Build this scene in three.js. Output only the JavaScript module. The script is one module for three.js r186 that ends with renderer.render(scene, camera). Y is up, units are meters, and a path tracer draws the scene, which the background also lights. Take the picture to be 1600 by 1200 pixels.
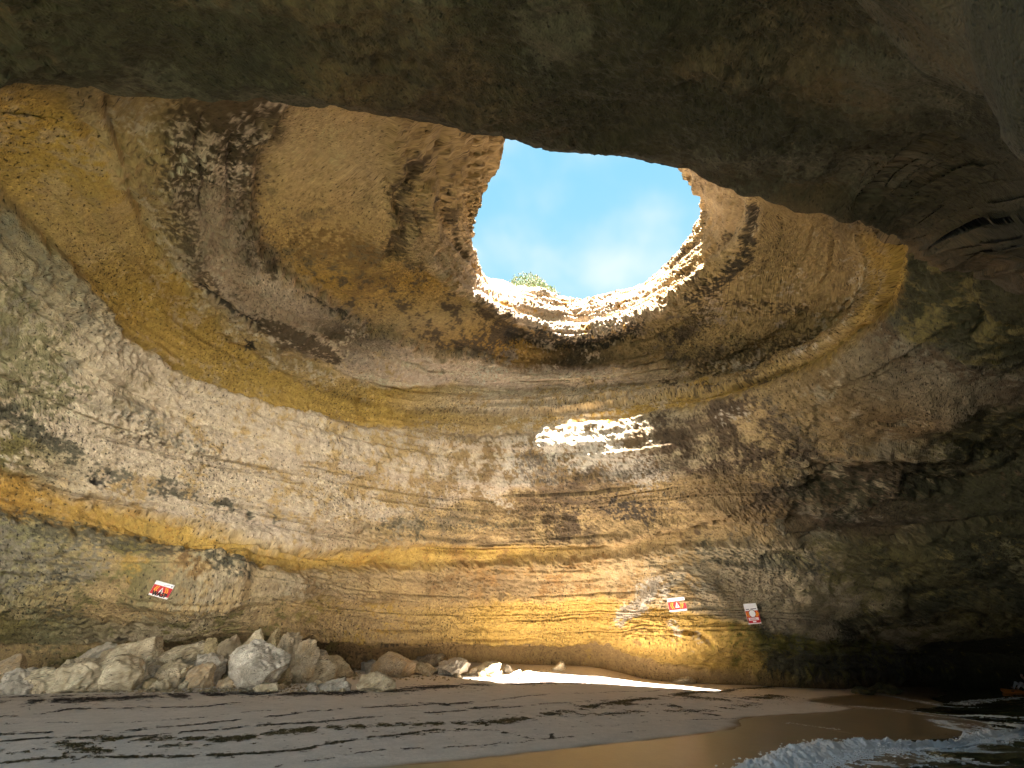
import * as THREE from 'three';
import { mergeGeometries, mergeVertices, toCreasedNormals } from 'three/addons/utils/BufferGeometryUtils.js';

// ------------------------------------------------------------------ camera, sky, sun, exposure
const scene = new THREE.Scene();
const CAM_Y = 1.5, PITCH = Math.atan(440 / 800);
const camera = new THREE.PerspectiveCamera(73.74, 4 / 3, 0.1, 4000);
camera.position.set(0, CAM_Y, 0);
camera.rotation.set(PITCH, 0, 0);
scene.add(camera);
const renderer = new THREE.WebGLRenderer({ antialias: true });
renderer.toneMapping = THREE.LinearToneMapping;
renderer.toneMappingExposure = 17.5;
renderer.shadowMap.enabled = true;
const SUN_EL = 70, SUN_AZ = 1;            // degrees; azimuth from straight behind the camera, minus = from the left
const sun = new THREE.DirectionalLight(0xfff5e6, 5);
{
  const e = SUN_EL * Math.PI / 180, a = SUN_AZ * Math.PI / 180;
  const d = new THREE.Vector3(Math.sin(a) * Math.cos(e), Math.sin(e), Math.cos(a) * Math.cos(e));
  sun.target.position.set(4, 8, -22);
  sun.position.copy(sun.target.position).addScaledVector(d, 120);
  sun.castShadow = true; sun.shadow.radius = 2;
  sun.shadow.mapSize.set(4096, 4096);
  const c = sun.shadow.camera; c.left = -70; c.right = 70; c.top = 70; c.bottom = -70; c.near = 1; c.far = 260;
  scene.add(sun, sun.target);
}

// ------------------------------------------------------------------ noise and small helpers
function rng(seed) { let s = seed >>> 0; return () => { s = (s + 0x6D2B79F5) | 0; let t = Math.imul(s ^ (s >>> 15), 1 | s); t = (t + Math.imul(t ^ (t >>> 7), 61 | t)) ^ t; return ((t ^ (t >>> 14)) >>> 0) / 4294967296; }; }
const PERM = new Uint8Array(512); const GX = new Float32Array(256), GY = new Float32Array(256), GZ = new Float32Array(256);
{ const r = rng(77); const p = [...Array(256).keys()]; for (let i = 255; i > 0; i--) { const j = Math.floor(r() * (i + 1)); [p[i], p[j]] = [p[j], p[i]]; }
  for (let i = 0; i < 512; i++) PERM[i] = p[i & 255];
  for (let i = 0; i < 256; i++) { const z = 2 * r() - 1, a = 6.2832 * r(), q = Math.sqrt(1 - z * z); GX[i] = q * Math.cos(a) * 1.5; GY[i] = q * Math.sin(a) * 1.5; GZ[i] = z * 1.5; } }
function noise(x, y, z) {                                   // gradient noise, about -1 .. 1
  const xf = Math.floor(x), yf = Math.floor(y), zf = Math.floor(z), X = xf & 255, Y = yf & 255, Z = zf & 255;
  x -= xf; y -= yf; z -= zf;
  const u = x * x * x * (x * (x * 6 - 15) + 10), v = y * y * y * (y * (y * 6 - 15) + 10), w = z * z * z * (z * (z * 6 - 15) + 10);
  const A = PERM[X] + Y, B = PERM[X + 1] + Y, AA = PERM[A] + Z, AB = PERM[A + 1] + Z, BA = PERM[B] + Z, BB = PERM[B + 1] + Z;
  const g = (h, a, b, c) => GX[h] * a + GY[h] * b + GZ[h] * c;
  const x0 = g(PERM[AA], x, y, z), x1 = g(PERM[BA], x - 1, y, z), x2 = g(PERM[AB], x, y - 1, z), x3 = g(PERM[BB], x - 1, y - 1, z);
  const x4 = g(PERM[AA + 1], x, y, z - 1), x5 = g(PERM[BA + 1], x - 1, y, z - 1), x6 = g(PERM[AB + 1], x, y - 1, z - 1), x7 = g(PERM[BB + 1], x - 1, y - 1, z - 1);
  const a = x0 + u * (x1 - x0), b = x2 + u * (x3 - x2), c = x4 + u * (x5 - x4), d = x6 + u * (x7 - x6);
  const e = a + v * (b - a), f = c + v * (d - c);
  return e + w * (f - e);
}
function fbm(x, y, z, o = 4) { let s = 0, a = 0.5, t = 0; for (let i = 0; i < o; i++) { s += a * noise(x, y, z); t += a; a *= 0.5; x = x * 2.03 + 11.3; y = y * 2.03 + 5.7; z = z * 2.03 + 3.1; } return s / t; }
function ridge(x, y, z, o = 3) { let s = 0, a = 0.5, t = 0; for (let i = 0; i < o; i++) { s += a * (1 - 2 * Math.abs(noise(x, y, z))); t += a; a *= 0.5; x = x * 2.07 + 7.3; y = y * 2.07 + 1.7; z = z * 2.07 + 9.1; } return s / t; }
const clamp = (x, a = 0, b = 1) => Math.min(b, Math.max(a, x));
const lerp = (a, b, t) => a + (b - a) * t;
const sst = (a, b, x) => { const t = clamp((x - a) / (b - a)); return t * t * (3 - 2 * t); };
const sp = Math.sin(PITCH), cp = Math.cos(PITCH);
function ray(px, py) { const u = (px - 800) / 800, v = (600 - py) / 800; return [u, sp + v * cp, -cp + v * sp]; }   // direction in the place through a point of a 1600 x 1200 frame
function atHeight(px, py, h) { const d = ray(px, py), s = (h - CAM_Y) / d[1]; return [d[0] * s, h, d[2] * s]; }
function atDepth(px, py, s) { const d = ray(px, py); return [d[0] * s, CAM_Y + d[1] * s, d[2] * s]; }
const taken = new Map();
function numbered(n) { const k = taken.get(n) || 0; taken.set(n, k + 1); return k ? n + '_' + String(k).padStart(3, '0') : n; }
function put(o, name, data, parent = scene) { o.name = parent === scene ? numbered(name) : name; Object.assign(o.userData, data || {}); o.castShadow = o.receiveShadow = true; parent.add(o); return o; }
const setting = { kind: 'structure' };

// ------------------------------------------------------------------ sky
{
  const W = 1024, H = 512, d = new Float32Array(W * H * 4), E = 15.6;
  for (let j = 0; j < H; j++) for (let i = 0; i < W; i++) {
    const el = (j + 0.5) / H * Math.PI - Math.PI / 2, az = (i + 0.5) / W * 2 * Math.PI - Math.PI;
    const x = Math.cos(el) * Math.cos(az), y = Math.sin(el), z = Math.cos(el) * Math.sin(az);
    const t = Math.pow(1 - clamp(y), 1.5);
    let c = [lerp(0.22, 0.98, t), lerp(0.62, 1.15, t), lerp(0.88, 1.25, t)];
    const k = 1 / Math.max(0.25, y + 0.12);
    let cl = 0.5 + 0.62 * fbm(x * k * 1.15 * 3.6 + 45.94, 4.2, z * k * 1.15 * 3.6 + 3.42, 5);
    cl = sst(0.3, 0.95, cl) * 0.7;
    const w = 0.88 + 0.35 * t; c = [lerp(c[0], w, cl), lerp(c[1], w * 1.06, cl), lerp(c[2], w * 1.1, cl)];
    const q = (j * W + i) * 4; d[q] = c[0] / E; d[q + 1] = c[1] / E; d[q + 2] = c[2] / E; d[q + 3] = 1;
  }
  const t = new THREE.DataTexture(d, W, H, THREE.RGBAFormat, THREE.FloatType);
  t.mapping = THREE.EquirectangularReflectionMapping; t.magFilter = THREE.LinearFilter; t.minFilter = THREE.LinearFilter; t.wrapS = THREE.RepeatWrapping; t.needsUpdate = true;
  scene.background = t; scene.environment = t;
}

// ------------------------------------------------------------------ materials for stone
function stoneMaps(seed, size = 1024) {                     // fine grain: a colour map near white and a height map
  const c = new Uint8Array(size * size * 4), h = new Uint8Array(size * size * 4), P = 2 * Math.PI;
  for (let j = 0; j < size; j++) for (let i = 0; i < size; i++) {
    // noise on a torus, so that the tile repeats without a seam
    const u = i / size, v = j / size, W = 18; let a = 0, b = 0;
    const tile = (f, o) => { const x = u * f, y = v * f; const w0 = u, w1 = v; return lerp(lerp(noise(x, y, o), noise(x - f, y, o), w0), lerp(noise(x, y - f, o), noise(x - f, y - f, o), w0), w1); };
    a = tile(W, seed) * 0.5 + tile(W * 2.6, seed + 3) * 0.6 + tile(W * 6, seed + 7) * 0.7; const pit = sst(0.12, 0.5, tile(W * 3.4, seed + 31) * 0.7 + tile(W * 7, seed + 37) * 0.5), chip = sst(0.2, 0.55, tile(W * 2.1, seed + 41) * 0.6 + tile(W * 5.2, seed + 43) * 0.6);
    b = (1 - 2 * Math.abs(tile(W * 1.7, seed + 11))) * 0.35 + (1 - 2 * Math.abs(tile(W * 4.3, seed + 17))) * 0.4 + tile(W * 9, seed + 23) * 0.35;
    const q = (j * size + i) * 4, k = clamp(0.8 + 0.2 * a - 0.46 * pit + 0.18 * chip + 0.1 * Math.min(0, b), 0.25, 1) * 255;
    c[q] = k; c[q + 1] = k * (0.985 + 0.015 * a); c[q + 2] = k * 0.98; c[q + 3] = 255;
    h[q] = h[q + 1] = h[q + 2] = clamp(0.5 + 0.32 * b + 0.2 * a - 0.22 * pit + 0.12 * chip) * 255; h[q + 3] = 255;
  }
  const mk = (d, srgb) => { const t = new THREE.DataTexture(d, size, size, THREE.RGBAFormat); t.wrapS = t.wrapT = THREE.RepeatWrapping; t.magFilter = THREE.LinearFilter; t.minFilter = THREE.LinearMipmapLinearFilter; t.generateMipmaps = true; if (srgb) t.colorSpace = THREE.SRGBColorSpace; t.repeat.set(1 / 6.1, 1 / 6.1); t.needsUpdate = true; return t; };
  return [mk(c, true), mk(h, false)];
}
const [grainMap, grainHeight] = stoneMaps(3);
const rockMaterial = new THREE.MeshStandardMaterial({ color: 0xffffff, vertexColors: true, map: grainMap, bumpMap: grainHeight, bumpScale: 0.13, roughness: 0.95, side: THREE.DoubleSide });
rockMaterial.name = 'limestone';
const bumpsOut = new Float32Array(3000000);
let chamberMesh, lipRow, wallColumn, rimRow;

// ------------------------------------------------------------------ the cave: rings of a round chamber, from its foot to the rim of the skylight
const LIP = [[-60, 128, 11.7], [0, 130, 12], [280, 150, 13], [480, 170, 14], [700, 190, 15], [800, 222, 16], [900, 240, 17], [1060, 265, 17], [1200, 308, 16], [1320, 340, 15.2]];
const lipPoints = LIP.map(([x, y, s]) => atDepth(x, y, s));
const behindLip = (h, from = -1e9, to = 1e9) => LIP.filter(l => l[0] > from && l[0] < to).map(([x, y, s]) => { const hl = atDepth(x, y, s)[1], p = atHeight(x, y, Math.max(h, hl + 0.7)); p[2] += 0.8; return p; });
const flat = (h, a) => a.map(([x, z]) => [x, h, z]);
const traced = (h, a) => a.map(([x, y]) => atHeight(x, y, h));
const rimH = [[800, 222, 24.6], [775, 245, 24], [752, 300, 23.2], [737, 340, 22.6], [738, 395, 22], [752, 432, 22], [790, 446, 21.7], [850, 455, 21.5], [900, 470, 21.35], [925, 468, 21.35], [960, 459, 21.35], [1000, 449, 21.5], [1045, 415, 21.8], [1085, 372, 22.2], [1104, 330, 22.8], [1102, 305, 23], [1077, 287, 23.3], [1066, 268, 24], [1030, 260, 24.8], [960, 255, 25.6], [900, 240, 26], [850, 230, 25.6]];
const FOOT = [[-17.5, -3], [-19, -8], [-20.5, -14], [-20, -20.5], [-15.8, -24], [-11, -25.6], [-8.6, -28.6], [-5, -31.5], [-0.5, -33.6], [3.5, -34.2], [5.9, -33.3], [7.5, -32.2], [9.3, -31.5], [12, -31.3], [15.5, -32], [19.5, -34.5], [24, -38.5], [30, -43.5], [38, -45], [42, -38], [37, -27], [30, -18], [24, -11], [19, -6]];
const RINGS = [
  { c: [1, -16], p: flat(-1.6, FOOT) },
  { c: [1, -16], p: flat(1.7, FOOT) },
  { c: [1, -16], p: flat(2.7, FOOT.map(([x, z], i) => i > 4 && i < 14 ? [x * 0.99, z + 1.15] : [x * 0.985, z + 0.5])) },
  { c: [1, -16], p: flat(4.3, [[-16.8, -3], [-18.2, -8], [-19, -13], [-18, -18.6], [-13.7, -21.6], [-10.2, -23.8], [-8, -28], [-4, -31], [0, -32.1], [4, -32], [7, -31.2], [9.2, -30], [13, -30.3], [17, -31], [21, -32.3], [27, -33.5], [32, -31], [32, -25], [27, -18], [22, -12], [18, -7]]) },
  { c: [1, -16], p: flat(7.3, [[-16.2, -3], [-17.6, -8], [-18.2, -12], [-18.1, -17], [-15, -21.3], [-11.5, -24.4], [-8, -27.5], [-4, -29.9], [0, -30.8], [4, -30.6], [8, -29.7], [11, -29], [15, -28], [19, -27], [23, -25], [25.5, -21], [24.5, -16], [20.5, -11], [17, -7.5]]) },
  { c: [1, -16], p: flat(9.4, [[-16, -3], [-17, -8], [-17.4, -12], [-17.3, -16.4], [-15.2, -20.6], [-11.5, -24.1], [-7.5, -27], [-3.5, -29], [0.3, -29.8], [4, -29.5], [8, -28.2], [12, -26.5], [16, -24], [19, -21], [20.5, -17], [19.7, -13.5], [17.5, -10]]) },
  { c: [1, -16], p: flat(11.3, [[-15.4, -4], [-16.3, -8], [-16.7, -11], [-16.6, -15], [-14.9, -19.9], [-11.2, -23.2], [-7.3, -26], [-3.5, -27.9], [0.3, -28.3], [4, -27.9], [8, -26.6], [12, -24.1], [15.2, -21], [16.6, -17], [16.3, -13.6], [14.8, -11.6]]) },
  { c: [1, -16], p: [...flat(13.9, [[-15.4, -9.2], [-15.8, -14.5], [-14.8, -20], [-10.7, -24.6], [-7, -26.4], [-3.8, -27.2], [0.3, -27.3], [3.8, -26.9], [7.5, -25.4], [10.5, -23.2], [13.6, -19.7], [14.5, -15.6]]), [13.5, 13.7, -12.9], ...[...lipPoints].reverse()] },
  { c: [1.6, -17], p: [...traced(15.7, [[160, 150], [190, 270], [235, 380], [300, 460], [400, 530], [520, 575], [620, 602], [750, 614], [900, 617], [1050, 602], [1200, 577], [1290, 530], [1350, 450], [1352, 385], [1330, 345]]), ...behindLip(15.7, 170, 1310).reverse()] },
  { c: [3, -19], p: [...traced(17.5, [[450, 172], [425, 230], [420, 330], [465, 400], [560, 455], [680, 510], [790, 550], [900, 566], [1000, 552], [1130, 505], [1230, 430], [1262, 355], [1245, 322]]), ...behindLip(17.5, 460, 1190).reverse()] },
  { c: [4.2, -20.5], p: [...traced(19, [[622, 185], [615, 300], [635, 390], [700, 440], [770, 482], [830, 506], [900, 517], [1000, 490], [1090, 445], [1155, 385], [1178, 305]]), ...behindLip(19, 630, 1150).reverse()] },
  { c: [4.3, -21.5], p: rimH.map(([x, y, h]) => { const p = atHeight(x, y, h); if (h > 24.3) p[2] += 1.1; return p; }) },
];
for (const i of [3, 4, 5, 6]) for (const p of RINGS[i].p) { const k = 1 + [0.03, 0.09, 0.17, 0.1][i - 3] * sst(12, 21, p[0]); const h = p[1]; p[0] *= k; p[2] *= k; p[1] = CAM_Y + (h - CAM_Y) * k; }
// each ring as a function of the angle round its own middle
for (const r of RINGS) {
  const q = r.p.map(([x, y, z]) => [Math.atan2(x - r.c[0], -(z - r.c[1])), Math.hypot(x - r.c[0], z - r.c[1]), y]).sort((a, b) => a[0] - b[0]);
  const n = q.length; r.q = [];
  for (let i = -2; i < n + 2; i++) { const k = ((i % n) + n) % n, t = Math.floor(i / n); r.q.push([q[k][0] + t * 2 * Math.PI, q[k][1], q[k][2]]); }
}
function ringAt(r, th) {
  const q = r.q; let i = 1; while (i < q.length - 3 && q[i + 1][0] < th) i++;
  const [a, b, c, d] = [q[i - 1], q[i], q[i + 1], q[i + 2]], h = c[0] - b[0], t = clamp((th - b[0]) / h), o = [0, 0];
  for (let k = 1; k < 3; k++) {
    let m0 = (c[k] - a[k]) / (c[0] - a[0]), m1 = (d[k] - b[k]) / (d[0] - b[0]); const s = (c[k] - b[k]) / h;
    m0 = Math.sign(m0) * Math.min(Math.abs(m0), 3 * Math.abs(s) + 0.5); m1 = Math.sign(m1) * Math.min(Math.abs(m1), 3 * Math.abs(s) + 0.5);
    const t2 = t * t, t3 = t2 * t;
    o[k - 1] = (2 * t3 - 3 * t2 + 1) * b[k] + (t3 - 2 * t2 + t) * h * m0 + (-2 * t3 + 3 * t2) * c[k] + (t3 - t2) * h * m1;
  }
  return [r.c[0] + Math.sin(th) * o[0], o[1], r.c[1] - Math.cos(th) * o[0]];
}
const NR = RINGS.length, LIPRING = 7, TH_L = -116 * Math.PI / 180, TH_R = 106 * Math.PI / 180;
const columns = new Map();
function column(th) { const key = Math.round(th * 1e6); if (!columns.has(key)) columns.set(key, RINGS.map(r => ringAt(r, th))); return columns.get(key); }
function chamber(th, k) {
  const c = column(th), i = clamp(Math.floor(k), 0, NR - 2), t = k - i, p = [0, 0, 0];
  const front = th < TH_L || th > TH_R, a = c[front && i === LIPRING ? i : Math.max(0, i - 1)], b = c[i], d = c[i + 1], e = c[Math.min(NR - 1, i + 2)];
  for (let j = 0; j < 3; j++) { const m0 = (d[j] - a[j]) * 0.42, m1 = (e[j] - b[j]) * 0.42, t2 = t * t, t3 = t2 * t; p[j] = (2 * t3 - 3 * t2 + 1) * b[j] + (t3 - 2 * t2 + t) * m0 + (-2 * t3 + 3 * t2) * d[j] + (t3 - t2) * m1; }
  return p;
}
// where a point of the frame lies on the chamber: [angle, ring, x, y, z]
const finder = (() => {
  const NT = 300, NK = 110, g = [];
  for (let i = 0; i <= NT; i++) { const th = lerp(-2.9, 2.9, i / NT), row = []; for (let j = 0; j <= NK; j++) { const k = j / NK * (NR - 1), p = chamber(th, k); const y = p[1] - CAM_Y, f = y * sp - p[2] * cp, u = y * cp + p[2] * sp; row.push(f > 0.5 && (k >= LIPRING || (th > TH_L && th < TH_R)) ? [800 + 800 * p[0] / f, 600 - 800 * u / f, f, th, k] : null); } g.push(row); }
  return (x, y) => {
    let best = null;
    for (let i = 0; i < NT; i++) for (let j = 0; j < NK; j++) {
      const a = g[i][j], b = g[i + 1][j], c = g[i][j + 1], d = g[i + 1][j + 1]; if (!a || !b || !c || !d) continue;
      for (const [p, q, r] of [[a, b, c], [d, c, b]]) {
        if ((x < p[0] && x < q[0] && x < r[0]) || (x > p[0] && x > q[0] && x > r[0]) || (y < p[1] && y < q[1] && y < r[1]) || (y > p[1] && y > q[1] && y > r[1])) continue;
        const det = (q[0] - p[0]) * (r[1] - p[1]) - (r[0] - p[0]) * (q[1] - p[1]); if (Math.abs(det) < 1e-6) continue;
        const s = ((x - p[0]) * (r[1] - p[1]) - (r[0] - p[0]) * (y - p[1])) / det, t = ((q[0] - p[0]) * (y - p[1]) - (x - p[0]) * (q[1] - p[1])) / det;
        if (s < -0.001 || t < -0.001 || s + t > 1.001) continue;
        const f = p[2] + s * (q[2] - p[2]) + t * (r[2] - p[2]);
        if (!best || f < best[2]) best = [p[3] + s * (q[3] - p[3]) + t * (r[3] - p[3]), p[4] + s * (q[4] - p[4]) + t * (r[4] - p[4]), f];
      }
    }
    return best && { th: best[0], k: best[1], f: best[2], p: chamber(best[0], best[1]) };
  };
})();

// ------------------------------------------------------------------ rock colours (linear) and the beds of rock
const PAL = {
  white: [0.76, 0.70, 0.58], cream: [0.70, 0.59, 0.43], pink: [0.62, 0.47, 0.34], greige: [0.50, 0.42, 0.27], grey: [0.33, 0.30, 0.22],
  tan: [0.54, 0.395, 0.19], ochre: [0.60, 0.405, 0.105], orange: [0.55, 0.33, 0.075], rust: [0.34, 0.205, 0.075], brown: [0.30, 0.21, 0.10], smooth: [0.50, 0.345, 0.15],
  buff: [0.72, 0.54, 0.30], rose: [0.76, 0.61, 0.47], umber: [0.135, 0.095, 0.055], black: [0.05, 0.042, 0.034], olive: [0.24, 0.205, 0.075], greengrey: [0.31, 0.29, 0.15], moss: [0.25, 0.23, 0.04], night: [0.07, 0.068, 0.03], slate: [0.125, 0.12, 0.08],  // darkest olive: algae-dark rock with the right wall's shade painted in
};
// lines between the beds, top to bottom, and what each bed is made of along its length, with shade painted in towards the right end: [x, y, main, mottle, share of mottle]
const LINES = [
  [[612, 300], [640, 400], [700, 440], [770, 485], [830, 520], [900, 535], [1000, 505], [1090, 455], [1160, 390], [1182, 312]],
  [[430, 190], [400, 300], [420, 400], [520, 470], [620, 530], [750, 560], [900, 575], [1000, 570], [1130, 560], [1230, 545], [1290, 490], [1318, 400], [1308, 345]],
  [[285, 160], [270, 270], [290, 380], [330, 460], [400, 515], [520, 575], [570, 600], [700, 600], [900, 600], [1100, 595], [1250, 565], [1330, 510], [1358, 440], [1348, 370]],
  [[130, 150], [210, 300], [280, 430], [380, 540], [480, 600], [600, 635], [750, 645], [900, 640], [1050, 615], [1200, 595], [1300, 552], [1370, 490], [1392, 420], [1378, 372]],
  [[-40, 270], [0, 310], [100, 400], [150, 470], [200, 530], [300, 590], [400, 630], [500, 655], [620, 668], [720, 680], [850, 672], [1000, 650], [1100, 625], [1200, 600], [1280, 565], [1350, 520], [1408, 470], [1420, 400]],
  [[-40, 645], [0, 660], [120, 700], [200, 745], [300, 775], [400, 800], [500, 822], [600, 815], [700, 785], [800, 762], [900, 748], [1000, 746], [1100, 738], [1250, 730], [1400, 700], [1500, 640], [1640, 600]],
  [[-40, 725], [0, 740], [100, 770], [200, 795], [300, 815], [400, 850], [500, 862], [600, 855], [700, 850], [850, 855], [1000, 840], [1100, 820], [1200, 810], [1350, 790], [1500, 750], [1640, 700]],
  [[-40, 790], [0, 800], [150, 830], [300, 860], [370, 885], [450, 890], [600, 890], [700, 885], [800, 880], [900, 872], [1000, 862], [1100, 850], [1200, 845], [1400, 840], [1640, 800]],
  [[-40, 950], [200, 960], [400, 940], [500, 930], [600, 945], [750, 945], [900, 930], [1000, 940], [1100, 960], [1200, 985], [1300, 1000], [1450, 1000], [1640, 980]],
  [[-40, 1010], [200, 1000], [400, 975], [500, 1000], [600, 1005], [800, 1010], [950, 1005], [1000, 1025], [1100, 1045], [1200, 1055], [1300, 1062], [1640, 1062]],
];
const BEDS = [
  [[640, 300, 'tan', 'umber', .35], [720, 330, 'tan', 'umber', .35], [760, 460, 'rose', 'orange', .4], [850, 480, 'rose', 'orange', .35], [960, 480, 'rose', 'orange', .35], [1080, 420, 'tan', 'umber', .4], [1150, 330, 'buff', 'umber', .3]],
  [[500, 250, 'buff', 'tan', .35], [590, 440, 'orange', 'umber', .45], [700, 490, 'tan', 'umber', .4], [800, 530, 'orange', 'umber', .6], [900, 550, 'umber', 'rose', .3], [1050, 520, 'tan', 'umber', .45], [1180, 450, 'tan', 'rose', .3], [1260, 380, 'tan', 'cream', .25]],
  [[330, 250, 'umber', 'rose', .45], [370, 430, 'rose', 'umber', .35], [480, 530, 'umber', 'rose', .4], [600, 570, 'rose', 'tan', .35], [760, 585, 'rose', 'white', .45], [950, 590, 'rose', 'tan', .4], [1120, 580, 'tan', 'rose', .4], [1320, 460, 'tan', 'cream', .4]],
  [[220, 230, 'tan', 'cream', .4], [300, 450, 'tan', 'cream', .45], [450, 570, 'tan', 'cream', .4], [600, 620, 'ochre', 'tan', .3], [760, 622, 'cream', 'tan', .4], [950, 618, 'cream', 'tan', .45], [1150, 596, 'tan', 'ochre', .35], [1370, 440, 'ochre', 'tan', .4]],
  [[80, 250, 'buff', 'ochre', .55], [200, 460, 'ochre', 'buff', .4], [400, 600, 'ochre', 'tan', .35], [600, 650, 'ochre', 'brown', .3], [760, 660, 'tan', 'cream', .4], [950, 650, 'ochre', 'cream', .5], [1200, 598, 'ochre', 'tan', .35], [1405, 430, 'ochre', 'orange', .3]],
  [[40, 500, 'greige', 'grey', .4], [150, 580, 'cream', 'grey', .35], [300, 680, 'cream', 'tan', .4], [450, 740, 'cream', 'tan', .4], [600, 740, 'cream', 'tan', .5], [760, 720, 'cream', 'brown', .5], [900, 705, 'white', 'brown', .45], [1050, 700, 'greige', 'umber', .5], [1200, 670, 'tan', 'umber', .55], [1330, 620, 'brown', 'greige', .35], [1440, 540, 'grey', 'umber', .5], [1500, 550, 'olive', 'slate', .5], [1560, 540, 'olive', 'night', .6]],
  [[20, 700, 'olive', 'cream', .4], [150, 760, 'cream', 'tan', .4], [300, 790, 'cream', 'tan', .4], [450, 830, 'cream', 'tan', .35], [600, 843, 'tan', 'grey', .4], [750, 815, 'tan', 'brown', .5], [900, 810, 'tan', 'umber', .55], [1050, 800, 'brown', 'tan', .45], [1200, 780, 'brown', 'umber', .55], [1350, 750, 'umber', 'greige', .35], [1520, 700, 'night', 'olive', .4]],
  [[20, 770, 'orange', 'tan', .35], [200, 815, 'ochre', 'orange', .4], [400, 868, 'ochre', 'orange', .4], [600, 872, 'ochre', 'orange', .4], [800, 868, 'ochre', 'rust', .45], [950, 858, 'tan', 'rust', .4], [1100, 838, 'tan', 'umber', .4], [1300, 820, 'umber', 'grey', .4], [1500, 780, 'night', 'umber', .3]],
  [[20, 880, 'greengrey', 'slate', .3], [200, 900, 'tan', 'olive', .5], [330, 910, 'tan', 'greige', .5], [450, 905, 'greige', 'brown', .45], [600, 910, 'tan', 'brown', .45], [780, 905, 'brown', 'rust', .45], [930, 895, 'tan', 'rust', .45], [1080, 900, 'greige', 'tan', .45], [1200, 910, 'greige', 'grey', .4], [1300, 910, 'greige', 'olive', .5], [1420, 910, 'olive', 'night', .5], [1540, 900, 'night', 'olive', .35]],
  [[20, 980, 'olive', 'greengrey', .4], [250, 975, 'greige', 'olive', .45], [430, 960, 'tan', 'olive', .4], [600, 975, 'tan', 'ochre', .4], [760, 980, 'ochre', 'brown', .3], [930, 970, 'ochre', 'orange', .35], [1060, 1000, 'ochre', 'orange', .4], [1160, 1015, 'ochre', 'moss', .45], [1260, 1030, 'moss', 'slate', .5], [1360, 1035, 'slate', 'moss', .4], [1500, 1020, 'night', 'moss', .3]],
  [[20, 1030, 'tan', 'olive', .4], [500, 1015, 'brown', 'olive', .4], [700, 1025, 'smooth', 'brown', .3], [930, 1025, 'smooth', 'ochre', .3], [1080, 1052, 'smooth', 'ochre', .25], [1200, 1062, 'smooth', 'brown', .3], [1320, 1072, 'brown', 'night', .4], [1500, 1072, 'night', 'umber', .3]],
];
const lineK = LINES.map(l => l.map(([x, y]) => finder(x, y)).filter(Boolean).map(q => [q.th, q.k]).sort((a, b) => a[0] - b[0]));
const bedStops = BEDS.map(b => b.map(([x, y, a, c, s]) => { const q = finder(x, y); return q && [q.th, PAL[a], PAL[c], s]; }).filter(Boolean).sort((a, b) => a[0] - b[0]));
function along(l, th) { if (th <= l[0][0]) return l[0][1]; const n = l.length; if (th >= l[n - 1][0]) return l[n - 1][1]; let i = 0; while (l[i + 1][0] < th) i++; return lerp(l[i][1], l[i + 1][1], (th - l[i][0]) / (l[i + 1][0] - l[i][0])); }
const TMP = [0, 0, 0, 0, 0, 0, 0];
function bedAt(i, th, out) {
  const s = bedStops[i], n = s.length; let a = s[0], b = a, t = 0;
  if (th >= s[n - 1][0]) a = b = s[n - 1]; else if (th > s[0][0]) { let j = 0; while (s[j + 1][0] < th) j++; a = s[j]; b = s[j + 1]; t = (th - a[0]) / (b[0] - a[0]); }
  for (let c = 0; c < 3; c++) { out[c] = lerp(a[1][c], b[1][c], t); out[3 + c] = lerp(a[2][c], b[2][c], t); }
  out[6] = lerp(a[3], b[3], t);
}

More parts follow.
